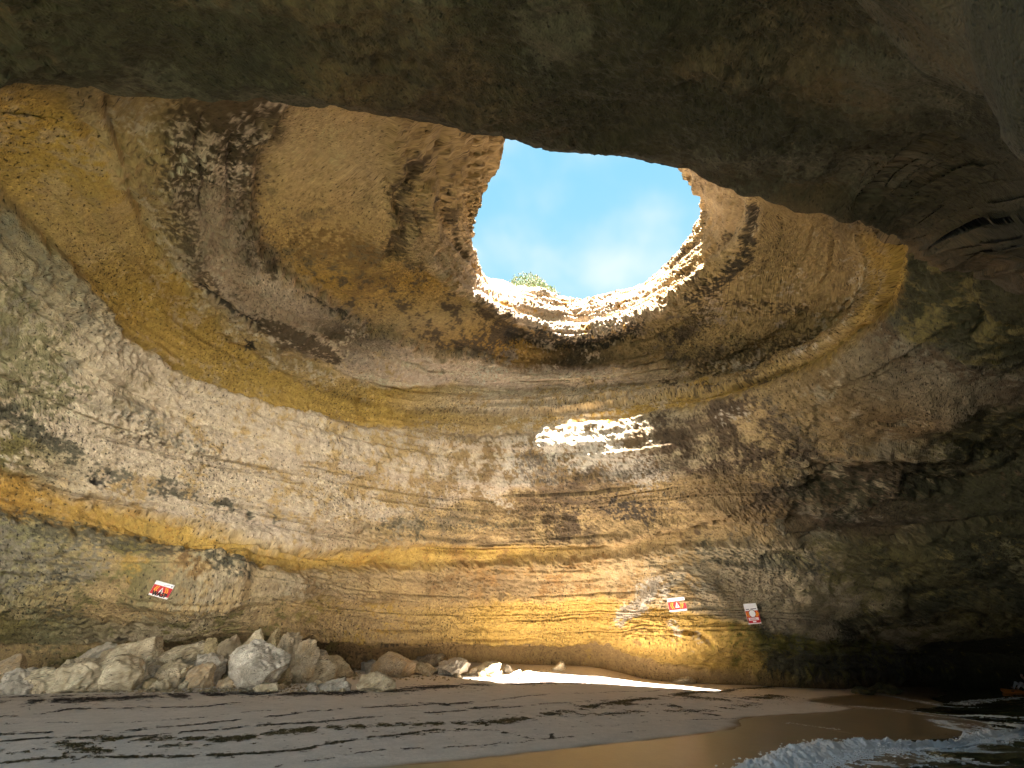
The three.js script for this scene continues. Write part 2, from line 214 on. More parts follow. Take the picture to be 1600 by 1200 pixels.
// marks on the rock: stains and crusts, darkened hollows, painted shade and sun [points, radius in px, colour, strength], and hollows / swellings [points, radius in px, metres]
const STAINS_AND_LIGHT = [
  [[[290, 170], [280, 270], [295, 370], [325, 440]], 26, 'umber', .6], [[[370, 190], [380, 300], [375, 380]], 30, 'umber', .5], [[[335, 300], [345, 400], [400, 470], [500, 530]], 22, 'pink', .75],
  [[[410, 500], [470, 525], [520, 555]], 18, 'umber', .8], [[[320, 450], [360, 480], [400, 500]], 9, 'black', .7],
  [[[650, 255], [625, 300], [630, 350], [612, 390]], 22, 'umber', .65], [[[700, 330], [722, 400]], 12, 'umber', .6], [[[480, 380], [560, 400], [600, 440], [560, 450]], 30, 'rust', .6],
  [[[480, 460], [545, 495]], 6, 'black', .6], [[[800, 520], [870, 535], [940, 535], [1000, 510]], 12, 'black', .65], [[[750, 480], [800, 500]], 14, 'umber', .6],
  [[[1180, 320], [1170, 400], [1130, 440], [1080, 470]], 12, 'black', .7], [[[1100, 560], [1180, 550], [1260, 540]], 26, 'umber', .6], [[[1040, 600], [1180, 590]], 14, 'umber', .5], [[[1150, 480], [1250, 480]], 12, 'umber', .5], [[[1080, 430], [1110, 470], [1080, 520]], 20, 'umber', .5],
  [[[1180, 540], [1270, 545]], 14, 'rust', .5], [[[390, 540]], 9, 'black', .8], [[[0, 480], [40, 560], [60, 630]], 50, 'greengrey', .6], [[[0, 640], [80, 690]], 14, 'slate', .75], [[[90, 690], [120, 710]], 14, 'slate', .7],
  [[[150, 735], [190, 745]], 16, 'slate', .62], [[[150, 752]], 6, 'black', .9], [[[245, 762], [260, 765]], 15, 'slate', .6], [[[285, 772], [290, 775]], 13, 'slate', .55], [[[330, 783], [360, 795]], 8, 'slate', .6], [[[390, 808]], 7, 'slate', .7], [[[430, 815]], 8, 'slate', .5],
  [[[600, 820], [650, 825]], 16, 'slate', .5], [[[700, 812], [800, 820]], 12, 'slate', .4], [[[200, 640], [260, 680], [310, 700]], 16, 'grey', .5], [[[60, 420], [110, 470], [170, 530]], 14, 'grey', .4], [[[190, 670], [250, 690]], 14, 'umber', .4],
  [[[0, 815], [100, 835], [200, 850], [300, 870], [370, 890]], 20, 'slate', .6], [[[80, 880], [130, 880]], 30, 'grey', .6], [[[0, 830], [20, 900]], 26, 'grey', .6], [[[320, 885], [360, 895]], 18, 'slate', .45], [[[200, 885], [215, 890]], 12, 'ochre', .6], [[[280, 885], [310, 895]], 12, 'rust', .5],
  [[[60, 950], [80, 1000]], 26, 'greengrey', .5], [[[100, 890], [120, 960]], 20, 'slate', .4],
  [[[860, 690], [940, 700], [1010, 735]], 30, 'white', .7], [[[800, 720], [860, 740]], 18, 'white', .6], [[[760, 770], [800, 790]], 10, 'white', .5], [[[900, 745], [980, 735], [1060, 720]], 14, 'umber', .5], [[[830, 720], [880, 760], [960, 780]], 26, 'umber', .5], [[[960, 790], [1010, 800]], 18, 'black', .6], [[[1030, 690], [1100, 660]], 16, 'umber', .5],
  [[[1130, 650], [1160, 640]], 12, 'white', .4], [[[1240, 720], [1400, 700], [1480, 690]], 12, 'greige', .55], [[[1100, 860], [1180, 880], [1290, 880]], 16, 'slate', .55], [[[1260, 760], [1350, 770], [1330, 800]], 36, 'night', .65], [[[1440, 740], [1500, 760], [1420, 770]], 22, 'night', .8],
  [[[1030, 910], [1000, 945], [970, 968]], 12, 'white', .85], [[[1040, 905], [1045, 930]], 8, 'white', .5], [[[1050, 975], [1060, 985]], 7, 'white', .6], [[[1090, 990]], 8, 'white', .4], [[[1050, 905], [1110, 915]], 10, 'grey', .6],  // first white strokes paint in sunlight on the proud slab's left face
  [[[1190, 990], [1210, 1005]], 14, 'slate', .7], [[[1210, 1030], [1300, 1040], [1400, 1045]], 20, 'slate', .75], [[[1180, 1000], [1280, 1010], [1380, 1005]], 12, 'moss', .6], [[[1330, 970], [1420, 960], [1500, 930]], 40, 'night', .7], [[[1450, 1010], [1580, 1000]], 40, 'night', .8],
  [[[1575, 850], [1600, 900]], 14, 'greengrey', .6], [[[1010, 990], [970, 985]], 12, 'rust', .35], [[[600, 1010], [700, 1015], [830, 1010]], 5, 'black', .5], [[[500, 1020], [620, 1030]], 12, 'umber', .4],
];
const BUMPS = [
  [[[470, 452], [510, 478], [548, 492]], 6, 0.25], [[[800, 525], [870, 540], [940, 538], [1000, 512]], 12, 0.3], [[[645, 262], [622, 310], [632, 350], [612, 395]], 13, 0.4], [[[690, 320], [722, 400]], 12, 0.35], [[[660, 300], [680, 380]], 16, -0.35], [[[320, 455], [400, 505]], 8, 0.25],
  [[[1195, 872], [1225, 866], [1250, 870]], 10, 0.8], [[[1120, 872], [1190, 882]], 7, 0.25], [[[960, 850], [1050, 822], [1130, 792]], 14, -0.3], [[[960, 865], [1050, 840], [1130, 810]], 9, 0.3],
  [[[560, 835], [600, 818], [650, 826]], 6, 0.25], [[[590, 838], [660, 842]], 9, -0.2],
  [[[600, 1008], [700, 1016], [830, 1010]], 3.5, 0.25], [[[1050, 983], [1085, 985], [1110, 1000]], 4, 0.25], [[[150, 752]], 6, 0.3], [[[388, 808]], 5, 0.25], [[[390, 540]], 8, 0.25], [[[1417, 384]], 4, 0.3],
  [[[300, 842], [370, 872], [450, 884], [600, 880], [800, 870], [950, 858]], 10, 0.3], [[[0, 772], [150, 805], [300, 842]], 9, 0.25],
  [[[640, 615], [800, 628], [950, 622], [1100, 605]], 8, -0.3], [[[640, 650], [800, 662], [950, 650], [1150, 610], [1290, 552], [1385, 480]], 10, 0.3],
  [[[700, 690], [850, 690], [960, 705], [1050, 690]], 16, -0.28], [[[560, 600], [570, 640]], 10, 0.3], [[[600, 610], [605, 640]], 9, -0.25],
  [[[1280, 750], [1340, 770]], 34, 0.9], [[[1430, 750], [1510, 760]], 24, 1.0], [[[1380, 920], [1390, 945]], 34, -0.9], [[[1360, 985], [1420, 985]], 30, 0.8], [[[1330, 700], [1420, 700], [1500, 700]], 20, -0.5], [[[1440, 860], [1500, 880]], 40, -0.6], [[[1500, 960], [1580, 980]], 40, 1.0], [[[1500, 690], [1590, 720]], 22, 0.8], [[[1480, 640]], 40, -0.5],
  [[[1250, 800], [1270, 850]], 24, 0.4], [[[1130, 790], [1200, 750], [1240, 740]], 16, -0.3], [[[1200, 840], [1270, 830]], 14, -0.35],
];
function onRock(list) {
  return list.map(([pts, r, c, s]) => { const q = pts.map(([x, y]) => finder(x, y)).filter(Boolean); if (!q.length) return null; const f = q.reduce((a, b) => a + b.f, 0) / q.length, p = q.map(a => a.p), R = r * f / 800;
    const lo = [0, 1, 2].map(j => Math.min(...p.map(a => a[j])) - R * 1.9), hi = [0, 1, 2].map(j => Math.max(...p.map(a => a[j])) + R * 1.9); return { p, R, c, s, lo, hi }; }).filter(Boolean);
}
function distTo(p, x, y, z) {
  let m = 1e9;
  for (let i = 0; i < Math.max(1, p.length - 1); i++) {
    const a = p[i], b = p[i + 1] || a, dx = b[0] - a[0], dy = b[1] - a[1], dz = b[2] - a[2], l = dx * dx + dy * dy + dz * dz, t = l ? clamp(((x - a[0]) * dx + (y - a[1]) * dy + (z - a[2]) * dz) / l) : 0;
    const d = (x - a[0] - t * dx) ** 2 + (y - a[1] - t * dy) ** 2 + (z - a[2] - t * dz) ** 2; if (d < m) m = d;
  }
  return Math.sqrt(m);
}
const inBox = (m, x, y, z) => x > m.lo[0] && x < m.hi[0] && y > m.lo[1] && y < m.hi[1] && z > m.lo[2] && z < m.hi[2];
const stainsAndLight = onRock(STAINS_AND_LIGHT), bumps = onRock(BUMPS);
// broken edges where one slab of the wall stands proud of its neighbour: from a to b, the side that stands proud, height, reach
const STEPS = [[[1048, 872], [938, 992], 1, 0.5, 8], [[402, 868], [428, 1000], -1, 0.55, 6]].map(([a, b, side, h, reach]) => { const A = finder(...a).p, B = finder(...b).p, d = [B[0] - A[0], B[1] - A[1]], l = Math.hypot(...d); return { A, u: [d[0] / l, d[1] / l], l, side, h, reach }; });
function stepAt(x, y, z) { let o = 0; for (const s of STEPS) { if (z > s.A[2] + 7) continue; const px = x - s.A[0], py = y - s.A[1], t = (px * s.u[0] + py * s.u[1]) / s.l, e = (px * -s.u[1] + py * s.u[0]) * s.side + 0.12 * noise(x * 2, y * 2, z * 2); o += s.h * sst(-0.05, 0.55, e) * sst(s.reach, 1.2, e) * sst(-0.25, 0.02, t) * sst(0.95, 0.45, t); } return o; }

// roughness of the rock face: bedding ledges, scallops and pits; metres, positive = out of the rock
const grazed = finder(935, 712).p;
function relief(x, y, z, rough) {
  const gz = sst(6.5, 2.5, Math.hypot(x - grazed[0], (y - grazed[1]) * 2, z - grazed[2]));
  const wy = y + 0.5 * noise(x * 0.13, y * 0.2, z * 0.13 + 9);
  const ledge = noise(x * 0.07, wy * 1.15, z * 0.07) * 0.2 + noise(x * 0.16 + 4, wy * 2.9, z * 0.16) * 0.085;
  const big = fbm(x * 0.24, y * 0.3, z * 0.24 + 3, 2) * 0.34;
  const mid = fbm(x * 0.95 + 8, y * 1.25, z * 0.95, 3) * 0.2, sc = 0.55 + 0.75 * sst(-0.35, 0.45, noise(x * 0.31, y * 0.5, z * 0.31 + 6));
  const r1 = ridge(x * 1.7, y * 2.1 + 3, z * 1.7, 2), r2 = ridge(x * 4.6 + 1, y * 5.2, z * 4.6, 2), f = noise(x * 11, y * 11, z * 11);
  return (ledge + big + mid * rough) * (1 - 0.7 * gz) + 0.34 * gz + rough * (sc + 0.2 * gz) * (r1 * 0.13 + r2 * 0.095 + f * 0.045);
}

// thin beds of unequal hardness: bands 0.15 to 0.9 m thick that stand out or weather back, with a narrow groove under the hard ones
const THIN = (() => { const r = rng(404), o = []; let y = -3; while (y < 30) { const t = 0.14 + 0.75 * r() * r(); o.push([y, t, (r() - 0.5) * 2, r()]); y += t; } return o; })();
const thinAt = new Int16Array(3400).map((_, i) => { const y = i / 100 - 3; let k = 0; while (k < THIN.length - 1 && THIN[k + 1][0] <= y) k++; return k; });
function thinBeds(x, y, z, wl) {
  const Y = y + 0.35 * noise(x * 0.06 + 3, 1, z * 0.06) + 0.10 * wl, k = thinAt[clamp(Math.floor((Y + 3) * 100), 0, 3399)], [y0, t, d, h] = THIN[k], u = (Y - y0) / t, nx = THIN[Math.min(THIN.length - 1, k + 1)][2], pv = THIN[Math.max(0, k - 1)][2], e = Math.min(0.3, 0.07 / t);
  let v = d; if (u < e) v = lerp(d, pv, 0.5 * (1 - u / e)); else if (u > 1 - e) v = lerp(d, nx, 0.5 * (1 - (1 - u) / e));
  const run = sst(-0.3, 0.3, noise(x * 0.14 + h * 30, h * 9, z * 0.14)), groove = h > 0.55 ? sst(0.11, 0.02, Math.abs(Y - y0)) * sst(-0.1, 0.25, noise(x * 0.2 + h * 50, 4, z * 0.2)) : 0;
  return v * 0.17 * (0.35 + 0.65 * run) - 0.22 * groove;
}
const BED_D = [0.1, -0.12, 0.2, 0.02, -0.32, 0.16, 0.06, -0.28, 0.12, 0, -0.1];
// one grid of the chamber; faces below the lip are left out where the entrance opens
const STEP = 0.067;
{
  const ths = []; { let th = -Math.PI; while (th < Math.PI) { ths.push(th); const front = th < TH_L - 0.15 || th > TH_R + 0.15; let arc = 0; for (const [k, f] of [[5.5, 1], [3.3, 0.62], [1.5, 0.6]]) { const a = chamber(th, k), b = chamber(th + 0.002, k); arc = Math.max(arc, f * Math.hypot(a[0] - b[0], a[1] - b[1], a[2] - b[2])); if (front) break; } th += Math.min(0.03, STEP * (front ? 3 : 1) * 0.002 / arc); if ((ths[ths.length - 1] < TH_L) && th >= TH_L) th = TH_L; if ((ths[ths.length - 1] < TH_R) && th >= TH_R) th = TH_R; } ths.push(Math.PI); }
  const ks = []; { let k = 0; while (k < NR - 1) { ks.push(k); const n = 0.01; let L = 0; for (const [th, f] of [[-0.9, 1], [0, 1], [0.5, 1], [0.8, 0.75], [1.1, 0.55]]) { const a = chamber(th, k), b = chamber(th, k + n); L = Math.max(L, f * Math.hypot(a[0] - b[0], a[1] - b[1], a[2] - b[2])); } let nk = k + STEP * n / L * (k < 0.8 ? 3 : 1); if (k < LIPRING && nk >= LIPRING) nk = LIPRING; k = nk; } ks.push(NR - 1); }
  const NT = ths.length, NK = ks.length, N = NT * NK;
  const pos = new Float32Array(N * 3), uv = new Float32Array(N * 2), col = new Float32Array(N * 3);
  const rowU = new Float32Array(NT); for (let i = 1; i < NT; i++) { const a = chamber(ths[i - 1], 5.5), b = chamber(ths[i], 5.5); rowU[i] = rowU[i - 1] + Math.hypot(a[0] - b[0], a[2] - b[2]); }
  const rowV = new Float32Array(NK); for (let j = 1; j < NK; j++) { const a = chamber(0, ks[j - 1]), b = chamber(0, ks[j]); rowV[j] = rowV[j - 1] + Math.hypot(a[1] - b[1], a[2] - b[2]); }
  for (let i = 0; i < NT; i++) { const th = i === NT - 1 ? -Math.PI : ths[i]; for (let j = 0; j < NK; j++) { const p = chamber(th, ks[j]), q = i * NK + j; pos[q * 3] = p[0]; pos[q * 3 + 1] = p[1]; pos[q * 3 + 2] = p[2]; uv[q * 2] = rowU[i]; uv[q * 2 + 1] = rowV[j]; } }
  { const dist = (a, b) => Math.hypot(pos[a * 3] - pos[b * 3], pos[a * 3 + 1] - pos[b * 3 + 1], pos[a * 3 + 2] - pos[b * 3 + 2]), i0 = ths.findIndex(t => t >= 0), j0 = ks.indexOf(LIPRING);
    for (let j = 0; j < NK; j++) { uv[(i0 * NK + j) * 2] = 200; for (let i = i0 + 1; i < NT; i++) uv[(i * NK + j) * 2] = uv[((i - 1) * NK + j) * 2] + dist(i * NK + j, (i - 1) * NK + j); for (let i = i0 - 1; i >= 0; i--) uv[(i * NK + j) * 2] = uv[((i + 1) * NK + j) * 2] - dist(i * NK + j, (i + 1) * NK + j); }
    for (let i = 0; i < NT; i++) { uv[(i * NK + j0) * 2 + 1] = 60; for (let j = j0 + 1; j < NK; j++) uv[(i * NK + j) * 2 + 1] = uv[(i * NK + j - 1) * 2 + 1] + dist(i * NK + j, i * NK + j - 1); for (let j = j0 - 1; j >= 0; j--) uv[(i * NK + j) * 2 + 1] = uv[(i * NK + j + 1) * 2 + 1] - dist(i * NK + j, i * NK + j + 1); } }
  const idx = []; for (let i = 0; i < NT - 1; i++) { const open = ths[i] < TH_L - 1e-9 || ths[i + 1] > TH_R + 1e-9; for (let j = 0; j < NK - 1; j++) { if (open && ks[j] < LIPRING - 1e-9) continue; const a = i * NK + j, b = a + NK; idx.push(a, a + 1, b, b, a + 1, b + 1); } }
  const g = new THREE.BufferGeometry(); g.setAttribute('position', new THREE.BufferAttribute(pos, 3)); g.setIndex(idx); g.computeVertexNormals();
  const nor = g.attributes.normal.array; // check that normals face the chamber's middle
  const mid = (Math.floor(NT / 2) * NK + Math.floor(NK / 2)) * 3; const sgn = nor[mid + 2] > 0 ? 1 : -1;
  const B = TMP, A2 = [0, 0, 0, 0, 0, 0, 0];
  for (let i = 0; i < NT; i++) {
    const th = ths[i], kl = lineK.map(l => along(l, th));
    for (let j = 0; j < NK; j++) {
      const q = i * NK + j, x = pos[q * 3], y = pos[q * 3 + 1], z = pos[q * 3 + 2], k = ks[j];
      // which bed
      const wl = fbm(x * 0.5, y * 0.5, z * 0.5, 3), wf = fbm(x * 2.3 + 5, y * 2.3, z * 2.3, 3);
      const kw = k + 0.15 * wl + 0.13 * wf;
      let b = 0; while (b < kl.length && kw < kl[b]) b++;
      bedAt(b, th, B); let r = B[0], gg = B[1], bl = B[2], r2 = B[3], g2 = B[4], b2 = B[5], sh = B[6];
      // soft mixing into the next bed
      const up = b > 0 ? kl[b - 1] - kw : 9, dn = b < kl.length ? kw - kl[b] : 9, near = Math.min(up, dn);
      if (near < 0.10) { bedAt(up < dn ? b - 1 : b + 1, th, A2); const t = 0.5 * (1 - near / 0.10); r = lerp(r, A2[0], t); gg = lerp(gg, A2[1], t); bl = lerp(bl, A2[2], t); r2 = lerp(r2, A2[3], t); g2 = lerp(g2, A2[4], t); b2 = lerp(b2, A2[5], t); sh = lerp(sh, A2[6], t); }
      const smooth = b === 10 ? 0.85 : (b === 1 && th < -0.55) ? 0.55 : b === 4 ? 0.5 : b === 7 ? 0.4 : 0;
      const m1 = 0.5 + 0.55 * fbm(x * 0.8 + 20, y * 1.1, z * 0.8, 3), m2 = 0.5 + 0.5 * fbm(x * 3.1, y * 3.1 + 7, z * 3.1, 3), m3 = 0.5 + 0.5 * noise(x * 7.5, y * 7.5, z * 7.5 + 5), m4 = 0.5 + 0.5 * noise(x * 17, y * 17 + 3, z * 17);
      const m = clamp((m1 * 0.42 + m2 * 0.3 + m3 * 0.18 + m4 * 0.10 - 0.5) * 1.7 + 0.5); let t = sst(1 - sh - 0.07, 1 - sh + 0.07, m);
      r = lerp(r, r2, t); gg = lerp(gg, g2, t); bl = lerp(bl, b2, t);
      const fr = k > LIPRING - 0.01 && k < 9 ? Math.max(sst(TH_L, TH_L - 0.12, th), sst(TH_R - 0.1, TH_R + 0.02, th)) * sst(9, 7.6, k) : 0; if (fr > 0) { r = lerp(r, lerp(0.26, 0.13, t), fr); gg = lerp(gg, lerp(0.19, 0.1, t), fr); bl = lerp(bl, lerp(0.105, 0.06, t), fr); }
      // thin bedding lines of slightly different stone
      const bed = noise(x * 0.05, y * 3.3 + 0.6 * wl, z * 0.05), tone = 1.12 * (1 + 0.14 * bed + 0.42 * (m3 - 0.5) + 0.26 * (m2 - 0.5) + 0.3 * (m4 - 0.5));
      r *= tone; gg *= tone; bl *= tone * (1 - 0.06 * bed);
      for (const s of stainsAndLight) if (inBox(s, x, y, z)) { const d = distTo(s.p, x, y, z) / s.R + 0.75 * wl + 0.55 * wf; const a = sst(1.7, 0.25, d) * s.s, w = sst(-0.12, 0.12, a - clamp((0.55 * m2 + 0.45 * m3 - 0.5) * 2.6 + 0.5 + 0.5 * (m4 - 0.5), 0.02, 1)) * (0.6 + 0.4 * s.s), c = PAL[s.c]; r = lerp(r, c[0], w); gg = lerp(gg, c[1], w); bl = lerp(bl, c[2], w); }
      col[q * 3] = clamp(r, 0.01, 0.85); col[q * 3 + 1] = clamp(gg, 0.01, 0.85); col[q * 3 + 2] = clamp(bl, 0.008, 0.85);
      let bd = BED_D[b]; { const e = 0.045; if (near < e) bd = lerp(bd, BED_D[up < dn ? b - 1 : b + 1], 0.5 * (1 - near / e)); }
      const lm = sst(-0.25, 0.35, noise(x * 0.11 + 5, y * 0.35, z * 0.11)) * (b === 10 || b === 1 ? 0.25 : 1);
      let d = bd + (b === 10 ? 0.2 : b >= 8 ? 0.45 : b === 1 && th < -0.5 ? 0.35 : 1) * thinBeds(x, y, z, wl) + lm * (0.15 * noise(x * 0.1, y * 3.4 + 1.2 * wl, z * 0.1) + 0.10 * noise(x * 0.16, y * 6.6 + wl, z * 0.16)) + (b === 2 || b === 3 ? 0.08 * noise(x * 0.12, y * 5 + wl, z * 0.12) : 0) + relief(x, y, z, 1 - smooth) - (k > 9.6 ? sst(9.6, 10.6, k) * 0.65 * fbm(x * 0.24, y * 0.3, z * 0.24 + 3, 2) * 0.34 : 0) + stepAt(x, y, z);
      for (const s of bumps) if (inBox(s, x, y, z)) { const e = distTo(s.p, x, y, z) / s.R + 0.55 * wl + 0.55 * wf; d -= s.c * (Math.abs(s.c) > 0.5 ? 0.55 : 1) * sst(1.4, 0.1, e); }
      
      uv[q * 2] += 0; nor[q * 3] *= sgn; nor[q * 3 + 1] *= sgn; nor[q * 3 + 2] *= sgn;
      if (fr > 0) d = lerp(d, d * 0.6 - 0.1, fr); bumpsOut[q] = d;
    }
  }
  for (let q = 0; q < N; q++) { const d = bumpsOut[q]; pos[q * 3] += nor[q * 3] * d; pos[q * 3 + 1] += nor[q * 3 + 1] * d; pos[q * 3 + 2] += nor[q * 3 + 2] * d; }
  for (let j = 0; j < NK; j++) for (let c = 0; c < 3; c++) pos[((NT - 1) * NK + j) * 3 + c] = pos[j * 3 + c];
  if (sgn < 0) for (let i = 0; i < idx.length; i += 3) { const t = idx[i]; idx[i] = idx[i + 1]; idx[i + 1] = t; }
  g.setIndex(idx); g.setAttribute('uv', new THREE.BufferAttribute(uv, 2)); g.setAttribute('color', new THREE.BufferAttribute(col, 3));
  g.computeVertexNormals();
  chamberMesh = put(new THREE.Mesh(g, rockMaterial), 'cave_wall', setting);
  lipRow = ths.map((th, i) => { const j = ks.indexOf(LIPRING), q = (i * NK + j) * 3; return [th, pos[q], pos[q + 1], pos[q + 2]]; });
  wallColumn = s => { let i = ths.indexOf(s); const out = []; for (let j = 0; j < NK && ks[j] <= LIPRING; j++) { const q = (i * NK + j) * 3; out.push([ks[j], pos[q], pos[q + 1], pos[q + 2]]); } return out; };
  rimRow = ths.map((th, i) => { const q = (i * NK + NK - 1) * 3; return [pos[q], pos[q + 1], pos[q + 2]]; });
  console.log('chamber', NT, NK, idx.length / 3);
}

// ------------------------------------------------------------------ the vault over the entrance, from its inner lip to the open sea behind the camera
function resample(pts, n) { const L = [0]; for (let i = 1; i < pts.length; i++) L.push(L[i - 1] + Math.hypot(pts[i][0] - pts[i - 1][0], pts[i][1] - pts[i - 1][1], pts[i][2] - pts[i - 1][2])); const out = []; let k = 0; for (let i = 0; i < n; i++) { const s = L[L.length - 1] * i / (n - 1); while (k < pts.length - 2 && L[k + 1] < s) k++; const t = (s - L[k]) / Math.max(1e-6, L[k + 1] - L[k]); out.push([0, 1, 2].map(j => lerp(pts[k][j], pts[k + 1][j], t))); } return out; }
function curve(pts, n) { const c = new THREE.CatmullRomCurve3(pts.map(p => new THREE.Vector3(...p)), false, 'centripetal'); return c.getSpacedPoints(n - 1).map(p => [p.x, p.y, p.z]); }
let mouth;
{
  const left = wallColumn(TH_L).map(p => p.slice(1)), right = wallColumn(TH_R).map(p => p.slice(1)).reverse();
  const lip = [...lipRow.filter(p => p[0] <= TH_L + 1e-9).reverse(), ...lipRow.filter(p => p[0] >= TH_R - 1e-9).reverse().slice(1)].map(p => p.slice(1));
  const NA = [left.length, 420, right.length];
  const sec = [  // outer sections unseen: right flank added to block sky, mouth widened leftward for light
    [left, resample(lip, NA[1]), right],
    [[[-17, -1.6, -2.5], [-16.5, 6, -2.8], [-14.5, 10.5, -3.2]], [[-14.5, 10.5, -3.2], [-10, 12, -3.6], [-5, 12.8, -4.2], [0, 13.2, -4.8], [4.5, 12.4, -5.2], [7.6, 10.4, -5.3], [9.2, 7.6, -5.3]], [[9.2, 7.6, -5.3], [8.7, 4, -5.3], [8.5, -1.6, -5.3]]],
    [[[-19, -1.6, -0.8], [-18.5, 6, -1], [-16, 11.4, -1.5]], [[-16, 11.4, -1.5], [-8, 13, -1.9], [-1, 13.4, -2.4], [3, 11.3, -2.6], [5.2, 7.5, -2.8]], [[5.2, 7.5, -2.8], [5.5, 4, -2.8], [5.7, -1.6, -2.8]]],
    [[[-31, -1.6, 1.5], [-29, 8, 1.2], [-24, 15, 1]], [[-24, 15, 1], [-12, 16, 1], [-6, 15.5, 1], [-1, 13, 1], [1.5, 8, 1]], [[1.5, 8, 1], [2, 3, 1], [2.3, -1.6, 1]]],
  ].map((s, i) => s.flatMap((c, j) => (i ? curve(c, NA[j]) : c)));
  mouth = sec[3];
  const NA_ = sec[0].length, rows = []; for (let t = 0; t < 1; t += 0.0085) rows.push(t); for (let t = 1; t < 1.6; t += 0.014) rows.push(t); for (let t = 1.6; t <= 3.0001; t += 0.04) rows.push(Math.min(3, t));
  const NB = rows.length, N = NA_ * NB, pos = new Float32Array(N * 3), uv = new Float32Array(N * 2), col = new Float32Array(N * 3), idx = [];
  for (let a = 0; a < NA_; a++) {
    let L = 0, px = null;
    for (let b = 0; b < NB; b++) {
      const t = rows[b], i = Math.min(2, Math.floor(t)), u = t - i, p0 = sec[Math.max(0, i - 1)][a], p1 = sec[i][a], p2 = sec[i + 1][a], p3 = sec[Math.min(3, i + 2)][a], q = a * NB + b, p = [0, 0, 0];
      for (let j = 0; j < 3; j++) { const m0 = (p2[j] - p0[j]) * 0.4, m1 = (p3[j] - p1[j]) * 0.4, t2 = u * u, t3 = t2 * u; p[j] = (2 * t3 - 3 * t2 + 1) * p1[j] + (t3 - 2 * t2 + u) * m0 + (-2 * t3 + 3 * t2) * p2[j] + (t3 - t2) * m1; }
      if (px) L += Math.hypot(p[0] - px[0], p[1] - px[1], p[2] - px[2]); px = p;
      pos.set(p, q * 3); uv[q * 2] = p[0] + 40; uv[q * 2 + 1] = L + 3;
      if (a && b) { const c = q, d = q - NB; idx.push(d - 1, d, c - 1, c - 1, d, c); }
    }
  }
  const run = new Float32Array(N); for (let q = 0; q < N; q++) { run[q] = uv[q * 2 + 1] - 3; uv[q * 2] = pos[q * 3] - 0.8 * pos[q * 3 + 1] + 60; uv[q * 2 + 1] = pos[q * 3 + 2] - 0.5 * pos[q * 3 + 1] + 40; }
  const g = new THREE.BufferGeometry(); g.setAttribute('position', new THREE.BufferAttribute(pos, 3)); g.setIndex(idx); g.computeVertexNormals();
  const nor = g.attributes.normal.array, s0 = nor[((NA[0] + 200) * NB + 40) * 3 + 1] < 0 ? 1 : -1;
  const D = new Float32Array(N);
  for (let q = 0; q < N; q++) {
    const x = pos[q * 3], y = pos[q * 3 + 1], z = pos[q * 3 + 2], L = run[q], fine = 1 - 0.7 * sst(NA[0] + NA[1] - 110, NA[0] + NA[1] - 20, Math.floor(q / NB));
    const wl = fbm(x * 0.35, y * 0.35, z * 0.35 + 4, 3), m2 = 0.5 + 0.5 * fbm(x * 2.4, y * 2.4 + 7, z * 2.4, 3), m3 = 0.5 + 0.5 * noise(x * 8, y * 8, z * 8 + 5);
    const m = m2 * 0.6 + m3 * 0.4, cut = (a, t) => sst(a - 0.12, a + 0.12, t);
    const mixc = (c, d, t) => [lerp(c[0], d[0], t), lerp(c[1], d[1], t), lerp(c[2], d[2], t)];
    // brown limestone, patches of bare ochre and grey rock, and a film of dark green algae with a ragged border
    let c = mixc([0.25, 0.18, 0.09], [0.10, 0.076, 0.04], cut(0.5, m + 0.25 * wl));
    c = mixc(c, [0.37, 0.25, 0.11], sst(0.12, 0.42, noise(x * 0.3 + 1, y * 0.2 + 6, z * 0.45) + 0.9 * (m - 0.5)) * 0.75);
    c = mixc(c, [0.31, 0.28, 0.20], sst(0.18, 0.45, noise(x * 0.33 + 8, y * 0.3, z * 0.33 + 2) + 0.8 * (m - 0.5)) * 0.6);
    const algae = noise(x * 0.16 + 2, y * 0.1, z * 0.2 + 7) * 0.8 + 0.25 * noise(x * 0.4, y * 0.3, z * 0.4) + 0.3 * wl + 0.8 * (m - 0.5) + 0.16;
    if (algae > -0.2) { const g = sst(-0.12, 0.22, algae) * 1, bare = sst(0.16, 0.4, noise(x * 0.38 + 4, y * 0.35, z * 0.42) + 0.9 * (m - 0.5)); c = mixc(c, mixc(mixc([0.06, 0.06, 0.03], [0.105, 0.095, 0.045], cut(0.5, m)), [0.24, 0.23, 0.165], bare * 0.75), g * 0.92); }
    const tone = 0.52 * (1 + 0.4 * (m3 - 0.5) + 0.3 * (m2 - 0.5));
    col[q * 3] = clamp(c[0] * tone, 0.01, 0.8); col[q * 3 + 1] = clamp(c[1] * tone, 0.01, 0.8); col[q * 3 + 2] = clamp(c[2] * tone, 0.008, 0.8);
    D[q] = (relief(x, y * 0.5, z, fine) + 0.5 * (ridge(x * 0.16 + 2, y * 0.1, z * 0.22, 2) - 0.15)) * sst(0, 1.1, L) * s0 - 1.1 * Math.exp(-(((x - 11) / 4.5) ** 2 + ((y - 12.4) / 5) ** 2 + ((z + 8.5) / 3.4) ** 2)) * sst(0, 0.8, L) * s0;
  }
  for (let q = 0; q < N; q++) for (let j = 0; j < 3; j++) pos[q * 3 + j] += nor[q * 3 + j] * D[q];
  if (s0 < 0) for (let i = 0; i < idx.length; i += 3) { const t = idx[i]; idx[i] = idx[i + 1]; idx[i + 1] = t; }
  g.setIndex(idx); g.setAttribute('uv', new THREE.BufferAttribute(uv, 2)); g.setAttribute('color', new THREE.BufferAttribute(col, 3)); g.computeVertexNormals();
  put(new THREE.Mesh(g, rockMaterial), 'cave_ceiling', setting);
